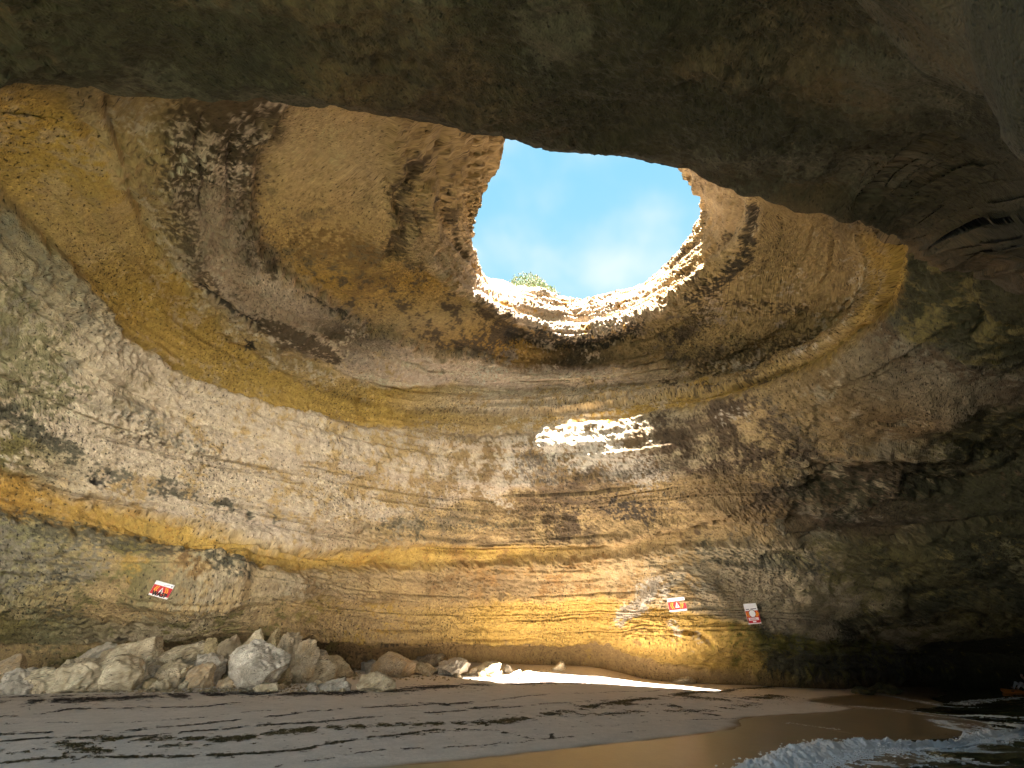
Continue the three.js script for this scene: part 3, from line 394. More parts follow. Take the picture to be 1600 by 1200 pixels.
  mouth = mouth.map((_, a) => { const q = (a * NB + NB - 1) * 3; return [pos[q], pos[q + 1], pos[q + 2]]; });
  console.log('vault', NA_, NB, idx.length / 3);
}
// the land above: from the rim of the skylight outwards, and the sea cliff round the entrance
const landY = (x, z) => 21.8 + 4.6 * sst(-25, -17, z) + 0.35 * fbm(x * 0.25, 3, z * 0.25, 3);
{
  const n = rimRow.length, R = [0, 0.12, 0.35, 0.8, 1.6, 3, 5, 8, 13, 22, 40, 75], pos = [], col = [], uv = [], idx = [];
  for (let i = 0; i < n; i++) {
    const p = rimRow[i], dx = p[0] - 4.3, dz = p[2] + 21.5, l = Math.hypot(dx, dz);
    R.forEach((r, j) => { const x = p[0] + dx / l * r, z = Math.min(2.5, p[2] + dz / l * r), t = sst(0, 1.8, r), y = lerp(p[1] + 0.25 * Math.sqrt(r) + (r > 0 && r < 3 ? 0.12 * fbm(x * 2, 1, z * 2, 3) : 0), Math.max(landY(x, z), p[1] - 0.3), t); pos.push(x, y, z); uv.push(x, z); const m = sst(-0.1, 0.3, fbm(x * 0.6, 2, z * 0.6, 3)) * sst(1.2, 3, r), c = [0, 1, 2].map(k => lerp(PAL.pink[k], [0.17, 0.18, 0.08][k], m)); col.push(...c); if (i && j) { const a = i * R.length + j; idx.push(a - R.length - 1, a - 1, a - R.length, a - R.length, a - 1, a); } });
  }
  const g = new THREE.BufferGeometry(); g.setAttribute('position', new THREE.Float32BufferAttribute(pos, 3)); g.setAttribute('color', new THREE.Float32BufferAttribute(col, 3)); g.setAttribute('uv', new THREE.Float32BufferAttribute(uv, 2)); g.setIndex(idx); g.computeVertexNormals();
  put(new THREE.Mesh(g, rockMaterial), 'cliff_top_ground', setting);
  const p2 = [], c2 = [], u2 = [], i2 = [], m = mouth.length, F = [0, 0.08, 0.25, 0.5, 1];
  mouth.forEach((p, a) => { const dx = p[0] + 4, dy = p[1] - 2, k = Math.max(Math.abs(dx) / 75, dy > 0 ? dy / 25 : 0, 1e-6), ox = -4 + dx / k, oy = dy > 0 ? 2 + dy / k : -1.6;
    F.forEach((f, j) => { const x = lerp(p[0], ox, f), y = lerp(p[1], oy, f), z = lerp(p[2], 2.5, Math.min(1, f * 3)) + (f > 0 && f < 1 ? 0.5 * fbm(x * 0.3, y * 0.3, 1, 3) : 0); p2.push(x, y, z); u2.push(x, y); c2.push(...[0, 1, 2].map(q => PAL.tan[q] * (1 + 0.2 * noise(x * 0.1, y, 3)))); if (a && j) { const q = a * F.length + j; i2.push(q - F.length - 1, q - F.length, q - 1, q - 1, q - F.length, q); } }); });
  const g2 = new THREE.BufferGeometry(); g2.setAttribute('position', new THREE.Float32BufferAttribute(p2, 3)); g2.setAttribute('color', new THREE.Float32BufferAttribute(c2, 3)); g2.setAttribute('uv', new THREE.Float32BufferAttribute(u2, 2)); g2.setIndex(i2); g2.computeVertexNormals();
  put(new THREE.Mesh(g2, rockMaterial), 'sea_cliff_terrain', setting);
}

// ------------------------------------------------------------------ beach and sea
const SHORE = [[-60, 2], [-20, -2.5], [-8, -6.3], [-1.8, -8.7], [0, -9.8], [2.4, -11.5], [4.8, -13.5], [6.3, -16.3], [9.9, -18.4], [11.1, -19.7], [11.5, -21.6], [12, -24.2], [14, -26.5], [16.3, -28.5], [19, -33], [24, -38.5], [40, -60]];
const shoreCurve = new THREE.CatmullRomCurve3(SHORE.map(([x, z]) => new THREE.Vector3(x, 0, z)), false, 'centripetal').getPoints(600);
function shoreD(x, z) {                                     // metres inland of the wet line; minus = seaward
  let m = 1e9, s = 1;
  for (let i = 0; i < 600; i += 1) { const a = shoreCurve[i], b = shoreCurve[i + 1], dx = b.x - a.x, dz = b.z - a.z, l = dx * dx + dz * dz, t = clamp(((x - a.x) * dx + (z - a.z) * dz) / l), ex = x - a.x - t * dx, ez = z - a.z - t * dz, d = ex * ex + ez * ez; if (d < m) { m = d; s = dx * ez - dz * ex < 0 ? 1 : -1; } }
  return Math.sqrt(m) * s;
}
function sandFrom(D, x, z) {
  let h = D > 0 ? 0.27 + 0.075 * D - 0.0018 * D * Math.min(D, 14) : 0.27 + 0.075 * D + 0.2 * Math.min(0, D + 3.2);
  h += 0.55 * sst(-28.5, -33.5, z) * sst(8.5, 4, x) * sst(-14, -8, x);
  h = Math.max(-2.2, h) + (D > -1 ? 0.03 * fbm(x * 0.5, 2, z * 0.5, 3) * sst(-1, 2, D) : 0);
  return h;
}
const sandAt = (x, z) => sandFrom(shoreD(x, z), x, z);
function axis(a, b, step, lo, hi) { const o = [lo]; const n = Math.round((b - a) / step); for (let k = 5; k > 0; k--) o.push(a + (lo - a) * (k / 6) ** 2); for (let i = 0; i <= n; i++) o.push(a + (b - a) * i / n); for (let k = 1; k < 6; k++) o.push(b + (hi - b) * (k / 6) ** 2); o.push(hi); return o; }
function sheet(xs, zs, f, material, name, data) {           // f(x, z) -> [y, r, g, b]
  const NX = xs.length, NZ = zs.length, pos = new Float32Array(NX * NZ * 3), col = new Float32Array(NX * NZ * 3), uv = new Float32Array(NX * NZ * 2), idx = [];
  for (let i = 0; i < NX; i++) for (let j = 0; j < NZ; j++) { const q = i * NZ + j, v = f(xs[i], zs[j]); pos.set([xs[i], v[0], zs[j]], q * 3); col.set(v.slice(1), q * 3); uv.set([xs[i], zs[j]], q * 2); if (i && j) idx.push(q - NZ - 1, q - NZ, q - 1, q - 1, q - NZ, q); }
  for (let i = 0; i < idx.length; i += 3) { const t = idx[i + 1]; idx[i + 1] = idx[i + 2]; idx[i + 2] = t; }
  const g = new THREE.BufferGeometry(); g.setAttribute('position', new THREE.BufferAttribute(pos, 3)); g.setAttribute('color', new THREE.BufferAttribute(col, 3)); g.setAttribute('uv', new THREE.BufferAttribute(uv, 2)); g.setIndex(idx); g.computeVertexNormals();
  return put(new THREE.Mesh(g, material), name, data);
}
function sandMaps(size = 512) {
  const c = new Uint8Array(size * size * 4), h = new Uint8Array(size * size * 4);
  for (let j = 0; j < size; j++) for (let i = 0; i < size; i++) { const u = i / size, v = j / size, tile = (f, o) => lerp(lerp(noise(u * f, v * f, o), noise(u * f - f, v * f, o), u), lerp(noise(u * f, v * f - f, o), noise(u * f - f, v * f - f, o), u), v), a = tile(9, 1.5) * 0.35 + tile(40, 4.5) * 0.4 + tile(120, 8.5) * 0.5, q = (j * size + i) * 4, k = clamp(0.9 + 0.12 * a, 0, 1) * 255; c[q] = c[q + 1] = c[q + 2] = k; c[q + 3] = 255; h[q] = h[q + 1] = h[q + 2] = clamp(0.5 + 0.5 * a) * 255; h[q + 3] = 255; }
  return [c, h].map((d, n) => { const t = new THREE.DataTexture(d, size, size, THREE.RGBAFormat); t.wrapS = t.wrapT = THREE.RepeatWrapping; t.magFilter = THREE.LinearFilter; t.minFilter = THREE.LinearMipmapLinearFilter; t.generateMipmaps = true; if (!n) t.colorSpace = THREE.SRGBColorSpace; t.repeat.set(1 / 2.3, 1 / 2.3); t.needsUpdate = true; return t; });
}
const [sandMap, sandHeight] = sandMaps();
const sandMaterial = new THREE.MeshStandardMaterial({ vertexColors: true, map: sandMap, bumpMap: sandHeight, bumpScale: 0.01, roughness: 0.95, side: THREE.DoubleSide }); sandMaterial.name = 'dry_sand';
{ // dry sand and the bed of the sea
  const beach = sheet(axis(-24, 26, 0.14, -70, 70), axis(-41, -4, 0.14, -75, 60), (x, z) => { const D = shoreD(x, z), h = sandFrom(D, x, z), n = 1 + 0.07 * fbm(x * 1.5, 4, z * 1.5, 3) + 0.06 * noise(x * 9, 1, z * 9), k = sst(0.25, -0.05, D + 0.12 * noise(x * 1.2, 3, z * 1.2)); return [h, lerp(0.78, 0.31, k) * n, lerp(0.70, 0.225, k) * n, lerp(0.63, 0.125, k) * n]; }, sandMaterial, 'sand_beach', setting);
}
const wetMaterial = new THREE.MeshStandardMaterial({ vertexColors: true, map: sandMap, bumpMap: sandHeight, bumpScale: 0.003, roughness: 0.32, side: THREE.DoubleSide }); wetMaterial.name = 'wet_sand';
{ // a strip of wet sand along the water's reach
  const NS = 420, ND = 40, pos = [], col = [], uv = [], idx = [];
  for (let i = 0; i <= NS; i++) { const t = 0.12 + 0.8 * i / NS, f = t * 600, k = Math.min(599, Math.floor(f)), a = shoreCurve[k], b = shoreCurve[k + 1], u = f - k, x0 = lerp(a.x, b.x, u), z0 = lerp(a.z, b.z, u), nx = -(b.z - a.z), nz = b.x - a.x, l = Math.hypot(nx, nz), e = 0.16 * fbm(x0 * 0.5, 1, z0 * 0.5, 3) + 0.05 * noise(x0 * 2.2, 4, z0 * 2.2);
    for (let j = 0; j <= ND; j++) { const d = -(e * (j === 0 ? 1 : Math.max(0, 1 - j / 6)) + 7 * (j / ND) ** 1.5), x = x0 - nx / l * d * -1, z = z0 - nz / l * d * -1; void 0;
      const X = x0 + nx / l * -d, Z = z0 + nz / l * -d; pos.push(X, sandFrom(shoreD(X, Z), X, Z) + 0.006, Z); uv.push(X, Z); const n = 1 + 0.1 * fbm(X * 0.8, 7, Z * 0.8, 3); col.push(0.31 * n, 0.225 * n, 0.125 * n); if (i && j) { const q = i * (ND + 1) + j; idx.push(q - ND - 2, q - ND - 1, q - 1, q - 1, q - ND - 1, q); } } }
  const g = new THREE.BufferGeometry(); g.setAttribute('position', new THREE.Float32BufferAttribute(pos, 3)); g.setAttribute('color', new THREE.Float32BufferAttribute(col, 3)); g.setAttribute('uv', new THREE.Float32BufferAttribute(uv, 2)); g.setIndex(idx); g.computeVertexNormals();
  put(new THREE.Mesh(g, wetMaterial), 'wet_sand_shore', setting);
}
const seaMaterial = new THREE.MeshPhysicalMaterial({ color: new THREE.Color().setRGB(0.42, 0.72, 0.3), roughness: 0.06, transmission: 0.94, thickness: 2, ior: 1.33, attenuationColor: new THREE.Color().setRGB(0.2, 0.42, 0.1), attenuationDistance: 0.9 }); seaMaterial.name = 'sea_water';
function seaY(x, z) { return 0.035 * noise(x * 0.5, 2, z * 0.9) + 0.02 * noise(x * 1.6 + 4, 5, z * 2.4) + 0.009 * noise(x * 5, 8, z * 6.5); }
sheet(axis(-6, 40, 0.14, -1600, 1600), axis(-44, 3, 0.14, -1600, 1600), (x, z) => [seaY(x, z), 1, 1, 1], seaMaterial, 'sea', setting);


// ------------------------------------------------------------------ finding places on what is built
function sandHit(px, py) { const d = ray(px, py); let s = 2, p = null; for (; s < 70; s += 0.15) { const x = d[0] * s, y = CAM_Y + d[1] * s, z = d[2] * s; if (y < sandAt(x, z)) { for (let k = 0, a = s - 0.15, b = s; k < 8; k++) { const m = (a + b) / 2; if (CAM_Y + d[1] * m < sandAt(d[0] * m, d[2] * m)) b = m; else a = m; p = m; } return { s: p, p: [d[0] * p, CAM_Y + d[1] * p, d[2] * p] }; } } return null; }
scene.updateMatrixWorld(true);
const caster = new THREE.Raycaster();
function wallHit(px, py) { caster.set(new THREE.Vector3(0, CAM_Y, 0), new THREE.Vector3(...ray(px, py)).normalize()); const h = caster.intersectObject(chamberMesh)[0]; return h && h.point; }

// ------------------------------------------------------------------ fallen limestone on the beach
const boulderMaterial = new THREE.MeshStandardMaterial({ vertexColors: true, map: grainMap.clone(), bumpMap: grainHeight.clone(), bumpScale: 0.022, roughness: 0.95 }); boulderMaterial.name = 'pale_limestone';
for (const t of [boulderMaterial.map, boulderMaterial.bumpMap]) { t.repeat.set(1 / 2.4, 1 / 2.4); t.needsUpdate = true; }
const STONE = { pale: [[0.86, 0.76, 0.53], [0.6, 0.5, 0.32]], white: [[0.86, 0.80, 0.66], [0.52, 0.48, 0.38]], warm: [[0.8, 0.67, 0.46], [0.72, 0.54, 0.31]], grey: [[0.7, 0.64, 0.5], [0.45, 0.42, 0.33]], yellow: [[0.68, 0.57, 0.32], [0.52, 0.43, 0.24]], brown: [[0.62, 0.51, 0.34], [0.4, 0.33, 0.21]], moss: [[0.13, 0.13, 0.05], [0.2, 0.17, 0.08]] };
function boulder(seed, rx, ry, rz, stone, shape, detail = 15) {
  const r = rng(seed * 131 + 7), g0 = new THREE.IcosahedronGeometry(1, detail); g0.deleteAttribute('normal'); g0.deleteAttribute('uv'); const g = mergeVertices(g0, 1e-4), p = g.attributes.position, n = p.count, col = new Float32Array(n * 3), uv = new Float32Array(n * 2);
  const cuts = []; for (let i = 0; i < (shape === 'round' ? 5 : 11); i++) { const z = 2 * r() - 1, a = 6.283 * r(), q = Math.sqrt(1 - z * z); cuts.push([q * Math.cos(a), z, q * Math.sin(a), (shape === 'round' ? 0.8 : 0.55) + 0.25 * r()]); }
  const ox = r() * 50, oy = r() * 50, M = Math.max(rx, ry, rz), [A, Bc] = STONE[stone];
  for (let i = 0; i < n; i++) {
    let x = p.getX(i), y = p.getY(i), z = p.getZ(i);
    const low = 1.12 + 0.26 * fbm(x * 1.1 + ox, y * 1.1 + oy, z * 1.1, 2); x *= low; y *= low; z *= low;
    for (const c of cuts) { const d = x * c[0] + y * c[1] + z * c[2] - c[3]; if (d > 0) { x -= c[0] * d; y -= c[1] * d; z -= c[2] * d; } }
    if (shape === 'peak' && y > 0) { const k = 1 - 0.38 * Math.min(1, y / 0.85); x = x * k + 0.12 * y; z *= k; y *= 1.05; }
    if (shape === 'slab') { x += 0.25 * y; }
    if (shape === 'fin') { const k = 0.5 + 0.5 * sst(0.5, -0.3, y); x = x * k + 0.45 * Math.max(0, y); }
    const f = shape === 'round' ? 0.5 : 1, wx = x * rx + ox, wy = y * ry + oy, wz = z * rz;
    const e = f * (0.13 * M * fbm(wx * 2.2 / Math.max(0.5, M), wy * 2.2 / Math.max(0.5, M), wz * 2.2 / Math.max(0.5, M), 3) + 0.085 * Math.min(1, M * 1.4) * ridge(wx * 4, wy * 4, wz * 4, 2) + 0.035 * noise(wx * 11, wy * 11, wz * 11)), l = Math.hypot(x, y, z) || 1;
    x = x * rx + x / l * e; y = y * ry + y / l * e; z = z * rz + z / l * e;
    p.setXYZ(i, x, y, z); uv[i * 2] = x + 0.6 * z + ox; uv[i * 2 + 1] = y + 0.4 * z + oy;
    const m = 0.5 + 0.5 * fbm(wx * 2.2, wy * 2.2 + 9, wz * 2.2, 4), s = 0.5 + 0.5 * noise(wx * 9, wy * 9, wz * 9 + 4), t = sst(0.42, 0.64, m * 0.75 + s * 0.25), k = 0.92 + 0.34 * (s - 0.5);
    for (let c = 0; c < 3; c++) col[i * 3 + c] = clamp(lerp(A[c], Bc[c], t) * k * 1.12, 0, 0.9);
  }
  g.setAttribute('color', new THREE.BufferAttribute(col, 3)); g.setAttribute('uv', new THREE.BufferAttribute(uv, 2)); g.computeVertexNormals(); return g;
}
// [middle x, top y, foot y (0: hidden behind the row in front), width, depth behind the front row, stone, shape, label] in the frame's pixels
const B = [
  [8, 1027, 0, 30, 1.6, 'warm', 'round', 'smooth tan rounded boulder half out of frame at the far end of the pile'],
  [17, 1044, 1085, 40, 0, 'white', 'block', 'whitish boulder in the front row at the outer end of the pile'],
  [42, 1046, 0, 20, 0.6, 'grey', 'round', 'small grey stone wedged between the two outermost front boulders'],
  [60, 1041, 1083, 46, 0, 'pale', 'block', 'pale leaning boulder, second in the front row from the outer end'],
  [116, 1024, 0, 84, 1.0, 'pale', 'block', 'broad cream boulder behind the low crumbling front block'],
  [112, 1044, 1082, 66, 0, 'pale', 'block', 'low crumbling boulder in front of the broad cream one'],
  [169, 1028, 1079, 64, 0.1, 'pale', 'round', 'large rounded cream boulder with an overhanging side in the front row'],
  [152, 1011, 0, 56, 2.0, 'grey', 'slab', 'flat grey-topped slab lying at the back against the wall'],
  [206, 1000, 0, 82, 1.7, 'pale', 'block', 'big rough boulder standing high at the back of the pile'],
  [268, 1004, 0, 72, 1.7, 'pale', 'slab', 'long blocky boulder at the back beside the big rough one'],
  [212, 1040, 1077, 32, 0.1, 'grey', 'block', 'narrow grey upright stone in the front row beside the rounded cream boulder'],
  [235, 1044, 0, 26, 0.5, 'grey', 'round', 'small bluish-grey stone set in a gap of the front row'],
  [230, 1063, 1076, 24, 0, 'yellow', 'round', 'small ochre stone at the foot of the gap in the front row'],
  [270, 1028, 1074, 56, 0.2, 'pale', 'block', 'pale pitted boulder in the front row below the long blocky one'],
  [309, 1033, 1074, 34, 0, 'warm', 'block', 'orange-stained boulder in the middle of the front row'],
  [320, 1006, 0, 28, 1.7, 'yellow', 'block', 'small yellowish block on the crest of the pile'],
  [351, 1004, 0, 34, 1.9, 'brown', 'block', 'dull brown rock on the crest below the pointed one'],
  [380, 987, 0, 44, 2.0, 'pale', 'peak', 'pointed grey-cream rock rising from the top of the pile'],
  [415, 987, 0, 38, 2.4, 'yellow', 'slab', 'smooth yellow-brown slab leaning on top of the pile'],
  [446, 986, 0, 44, 2.0, 'brown', 'peak', 'pointed brown rock at the highest end of the pile'],
  [472, 1007, 0, 40, 1.8, 'warm', 'slab', 'sloping warm brown rock below the highest pointed one'],
  [318, 1019, 0, 42, 0.9, 'white', 'block', 'rough whitish boulder behind the orange-stained one'],
  [352, 1020, 1065, 54, 0.3, 'pale', 'block', 'pale grooved boulder next to the biggest one'],
  [354, 1055, 1067, 18, -0.3, 'yellow', 'round', 'small rounded ochre stone at the foot of the grooved boulder'],
  [404, 1007, 1077, 88, 0, 'white', 'block', 'biggest boulder of the pile, white and heavily pitted, reaching the seaweed'],
  [444, 1037, 0, 16, 0.5, 'yellow', 'block', 'small tan stone squeezed behind the biggest boulder'],
  [446, 1050, 1068, 20, -0.1, 'warm', 'block', 'low cream chunk between the biggest boulder and the smooth one'],
  [479, 1025, 1066, 66, 0, 'pale', 'round', 'large smooth cream boulder just inland of the biggest'],
  [520, 1029, 1059, 44, 0.2, 'pale', 'round', 'smooth pale boulder sloping onto the open sand'],
  [494, 1019, 0, 26, 2.4, 'grey', 'round', 'small grey stone in the shade behind the smooth boulders'],
  [528, 1017, 1033, 54, 0, 'brown', 'slab', 'long flat slab in the shade under the wall'],
  [541, 1018, 1034, 22, -0.3, 'yellow', 'block', 'tan block standing before the long flat slab'],
  [568, 1024, 1036, 14, 0, 'brown', 'round', 'small dark round stone near the foot of the wall'],
  [576, 1029, 1047, 28, 0, 'white', 'block', 'whitish crumbly stone beside the rough grey rock'],
  [600, 1022, 1042, 32, 0.4, 'grey', 'block', 'rough grey rock behind the orange-cream boulder'],
  [524, 1062, 1079, 44, 0, 'white', 'block', 'low white crumbled rock at the edge of the seaweed'],
  [587, 1054, 1079, 62, 0, 'pale', 'block', 'low crumbling mound of pale rock alone on the sand'],
  [581, 1046, 1055, 18, 0, 'white', 'block', 'small white lump above the crumbling mound'],
  [613, 1026, 1057, 52, 0, 'warm', 'round', 'orange-cream boulder at the start of the inner group'],
  [645, 1033, 1045, 16, 0.2, 'grey', 'round', 'small dark grey stone beside the orange-cream boulder'],
  [672, 1025, 1044, 40, 0.5, 'brown', 'slab', 'long brown rock at the back of the inner group'],
  [661, 1036, 1054, 40, 0, 'pale', 'block', 'cream rock in front of the long brown one'],
  [703, 1032, 1055, 50, 0, 'white', 'block', 'white jagged boulder in the middle of the inner group'],
  [739, 1043, 1053, 20, 0, 'warm', 'round', 'low tan lump between the white jagged and the angular boulder'],
  [763, 1034, 1056, 34, 0, 'pale', 'block', 'angular pale yellow boulder next to the sunlit sand'],
  [775, 1047, 1057, 20, -0.2, 'grey', 'block', 'small grey rubble at the foot of the angular yellow boulder'],
  [806, 1048, 1061, 20, 0, 'grey', 'block', 'grey crumbled stone at the edge of the sunlight'],
  [826, 1050, 1061, 20, 0, 'yellow', 'round', 'small yellow-brown stone nearest the edge of the sunlight'],
  [875, 1031, 1046, 24, 0, 'pale', 'fin', 'fin-shaped stone standing in the sunlit sand'],
  [1073, 1057, 1068, 32, 0, 'pale', 'slab', 'low pointed rock at the tip of the sunlit sand'],
  [1044, 1056, 1062, 12, 0, 'pale', 'block', 'tiny stone in the sun beside the low pointed rock'],
  [1351, 1073, 1085, 38, 0, 'moss', 'slab', 'dark mossy flat rock at the water line under the wall'],
  [1386, 1070, 1084, 36, 0, 'moss', 'peak', 'dark wedge of rock beside the mossy one in the shallows'],
];
B.forEach(([x, top, foot, w, back, stone, shape, label], i) => {
  const front = sandHit(x, foot || 1074), s = front ? front.s + back : 24, c = atDepth(x, (top + (foot || 1074)) / 2, s), tp = atDepth(x, top, s), rx = w * s / 1600 * 1.16, ground = Math.max(-0.3, sandAt(c[0], c[2])), depth = rx * (shape === 'slab' ? 0.8 : 0.95);
  const topY = tp[1], hgt = topY - (ground - 0.15), ry = hgt * 0.5;
  const o = new THREE.Mesh(boulder(i + 1, rx, ry * 1.12, depth, stone, shape, w > 40 ? 22 : w > 24 ? 15 : 9), boulderMaterial);
  o.position.set(c[0], topY - ry, c[2] - depth * 0.35); put(o, w > 28 ? 'boulder' : 'stone', { label, category: w > 28 ? 'boulder' : 'stone', group: i < 48 ? 'limestone fallen from the cave wall' : 'stones at the foot of the wall' });
});

{ // smaller stones lodged in the heap
  const r = rng(66);
  for (let k = 0; k < 34; k++) { const x = k < 24 ? 20 + 520 * (k + r()) / 24 : 545 + 260 * (k - 24 + r()) / 10, y = k < 24 ? 1081 - 16 * r() : 1059 - 10 * r(), h = sandHit(x, y); if (!h) continue; const s = 0.14 + 0.2 * r(), o = new THREE.Mesh(boulder(200 + k, s * 1.15, s * 0.8, s, ['pale', 'white', 'pale', 'warm'][k % 4], 'block', 8), boulderMaterial); o.position.set(h.p[0], h.p[1] + s * 0.25, h.p[2]); o.rotation.y = r() * 6; put(o, 'stone', { label: 'knee-high or smaller pale stone lying loose at the foot of the boulders', category: 'stone', group: 'loose stones at the foot of the boulders' }); }
}
{ // broken bits between and before the boulders
  const r = rng(21), list = [], M = new THREE.Matrix4(), Q = new THREE.Quaternion(), E = new THREE.Euler();
  for (let k = 0; k < 1500; k++) { const x = r() < 0.62 ? r() * 560 - 20 : 540 + r() * 320, y = x < 540 ? 1082 - 22 * r() * r() : 1060 - 18 * r() + 6 * r(), h = sandHit(x, y); if (!h) continue; const s = 0.02 + 0.09 * r() * r() * r(); Q.setFromEuler(E.set(r() * 6, r() * 6, r() * 6)); M.compose(new THREE.Vector3(h.p[0], h.p[1] + s * 0.25, h.p[2]), Q, new THREE.Vector3(s * (0.8 + 0.6 * r()), s * 0.8, s)); list.push(M.clone()); }
  const g = boulder(77, 1, 0.8, 0.9, 'pale', 'block', 3), o = new THREE.InstancedMesh(g, boulderMaterial, list.length); list.forEach((m, i) => { o.setMatrixAt(i, m); const v = 0.7 + 0.35 * r(); o.setColorAt(i, new THREE.Color().setRGB(v, v * 0.96, v * 0.88)); }); put(o, 'limestone_rubble', { kind: 'stuff', label: 'crumbs of pale limestone scattered round the boulders', category: 'rubble' });
}
// ------------------------------------------------------------------ seaweed left by the tide
{
  const L = [ // [points, clumps per metre, spread in metres across, size, colour 0 dark .. 1 olive]
    [[[-40, 1099], [100, 1094], [200, 1090], [320, 1086], [400, 1083], [500, 1085], [560, 1081], [620, 1079], [700, 1072], [760, 1069], [820, 1068], [880, 1067], [940, 1067]], 60, 0.6, 1.0, 0],
    [[[-20, 1090], [80, 1088], [200, 1084], [330, 1082], [420, 1080]], 14, 0.25, 0.8, 0], [[[-20, 1121], [60, 1116], [110, 1107], [160, 1107], [230, 1106], [320, 1104], [370, 1098]], 16, 0.1, 0.8, 0.1],
    [[[-20, 1130], [100, 1128], [200, 1128], [320, 1122], [420, 1110]], 5, 0.06, 0.6, 0.2], [[[-20, 1150], [80, 1144], [150, 1141], [190, 1141], [260, 1136], [320, 1131], [370, 1125], [440, 1119], [470, 1113], [520, 1110], [560, 1106], [620, 1103], [700, 1099], [740, 1097]], 16, 0.08, 0.8, 0.2],
    [[[-20, 1161], [60, 1154], [130, 1152], [200, 1153], [240, 1149], [320, 1142], [400, 1134], [450, 1131], [500, 1129], [560, 1123], [620, 1115], [680, 1113], [720, 1111], [780, 1104]], 16, 0.09, 0.85, 0.4],
    [[[140, 1152], [220, 1156], [300, 1154], [360, 1156], [420, 1148], [470, 1140], [500, 1138], [560, 1135], [620, 1132], [700, 1132], [760, 1130], [800, 1125], [850, 1118], [900, 1110], [960, 1098], [1020, 1090], [1060, 1086], [1100, 1082], [1140, 1078], [1200, 1074], [1250, 1073]], 30, 0.22, 1.15, 0.9],
    [[[960, 1100], [1000, 1098], [1040, 1103], [1075, 1104]], 40, 0.35, 1.2, 0.9], [[[1060, 1087], [1090, 1090], [1120, 1094], [1170, 1092], [1215, 1086]], 28, 0.45, 1.1, 0.9], [[[910, 1118], [960, 1116], [1000, 1112], [1080, 1112], [1130, 1108], [1180, 1098]], 12, 0.25, 0.9, 0.8], [[[1100, 1115], [1125, 1118]], 22, 0.1, 1, 0.8],
    [[[85, 1153], [95, 1160], [110, 1168], [130, 1172], [170, 1178]], 14, 0.14, 1.2, 0.8], [[[-20, 1176], [10, 1172], [30, 1178]], 10, 0.15, 1, 0.6], [[[160, 1160], [210, 1160], [250, 1166], [300, 1164]], 10, 0.16, 1.0, 0.8],
    [[[-20, 1194], [60, 1188], [120, 1186], [200, 1183], [260, 1181], [320, 1179], [400, 1178], [430, 1176], [470, 1172], [520, 1162], [560, 1156], [620, 1148], [680, 1141], [760, 1140], [790, 1146]], 18, 0.08, 0.95, 0.6],
    [[[430, 1198], [480, 1192], [540, 1182], [600, 1172], [680, 1168], [760, 1166], [800, 1162], [850, 1156], [920, 1148]], 7, 0.05, 0.65, 0.3], [[[640, 1150], [700, 1142], [780, 1141], [830, 1156]], 6, 0.06, 0.6, 0.4], [[[860, 1150], [862, 1155], [866, 1147]], 20, 0.02, 0.6, 0.3],
    [[[600, 1102], [660, 1098], [740, 1100]], 10, 0.06, 0.8, 0.1], [[[690, 1102], [715, 1100], [735, 1098]], 30, 0.12, 1, 0.1], [[[720, 1110], [760, 1108], [790, 1106], [830, 1102], [880, 1098], [950, 1094]], 12, 0.07, 0.7, 0.2], [[[760, 1096], [800, 1090], [860, 1084], [940, 1082], [1020, 1080], [1080, 1076]], 9, 0.08, 0.6, 0.2],
    [[[860, 1062], [940, 1056], [1000, 1060], [1060, 1062]], 14, 0.7, 0.6, 0.05], [[[900, 1135], [960, 1134], [1030, 1127], [1110, 1124], [1150, 1122]], 5, 0.06, 0.5, 0.3], [[[900, 1148], [960, 1146], [1010, 1140]], 4, 0.05, 0.5, 0.2], [[[1160, 1102], [1200, 1100], [1260, 1098], [1300, 1106]], 4, 0.3, 0.5, 0.4], [[[0, 1110], [200, 1112], [400, 1095], [600, 1090], [800, 1080]], 3, 0.9, 0.5, 0.1], [[[0, 1170], [300, 1170], [600, 1150], [900, 1125]], 2.4, 1.1, 0.5, 0.5],
  ];
  const r = rng(5), tuft = (seed) => { const q = rng(seed), pos = [], idx = []; for (let k = 0; k < 9; k++) { const a = (q() - 0.5) * 1.1, cx = (q() - 0.5) * 0.7, cz = (q() - 0.5) * 0.5, l = 0.25 + 0.4 * q(), w = 0.03 + 0.05 * q(), h = 0.02 + 0.16 * q(), b = pos.length / 3; for (let t = 0; t <= 3; t++) { const u = t / 3 - 0.5, x = cx + Math.cos(a) * u * l, z = cz + Math.sin(a + u * 0.8) * u * l * 1.3, y = 0.01 + h * (1 - 4 * u * u); pos.push(x - Math.sin(a) * w, y, z + Math.cos(a) * w, x + Math.sin(a) * w, y + 0.03 * (q() - 0.3), z - Math.cos(a) * w); if (t) { const c = b + t * 2; idx.push(c - 2, c - 1, c, c, c - 1, c + 1); } } } const g = new THREE.BufferGeometry(); g.setAttribute('position', new THREE.Float32BufferAttribute(pos, 3)); g.setIndex(idx); g.computeVertexNormals(); return g; };
  const weed = new THREE.MeshStandardMaterial({ color: 0xffffff, roughness: 0.7, side: THREE.DoubleSide }); weed.name = 'seaweed';
  const put3 = [[], [], []], m = new THREE.Matrix4(), e = new THREE.Euler(), Q = new THREE.Quaternion();
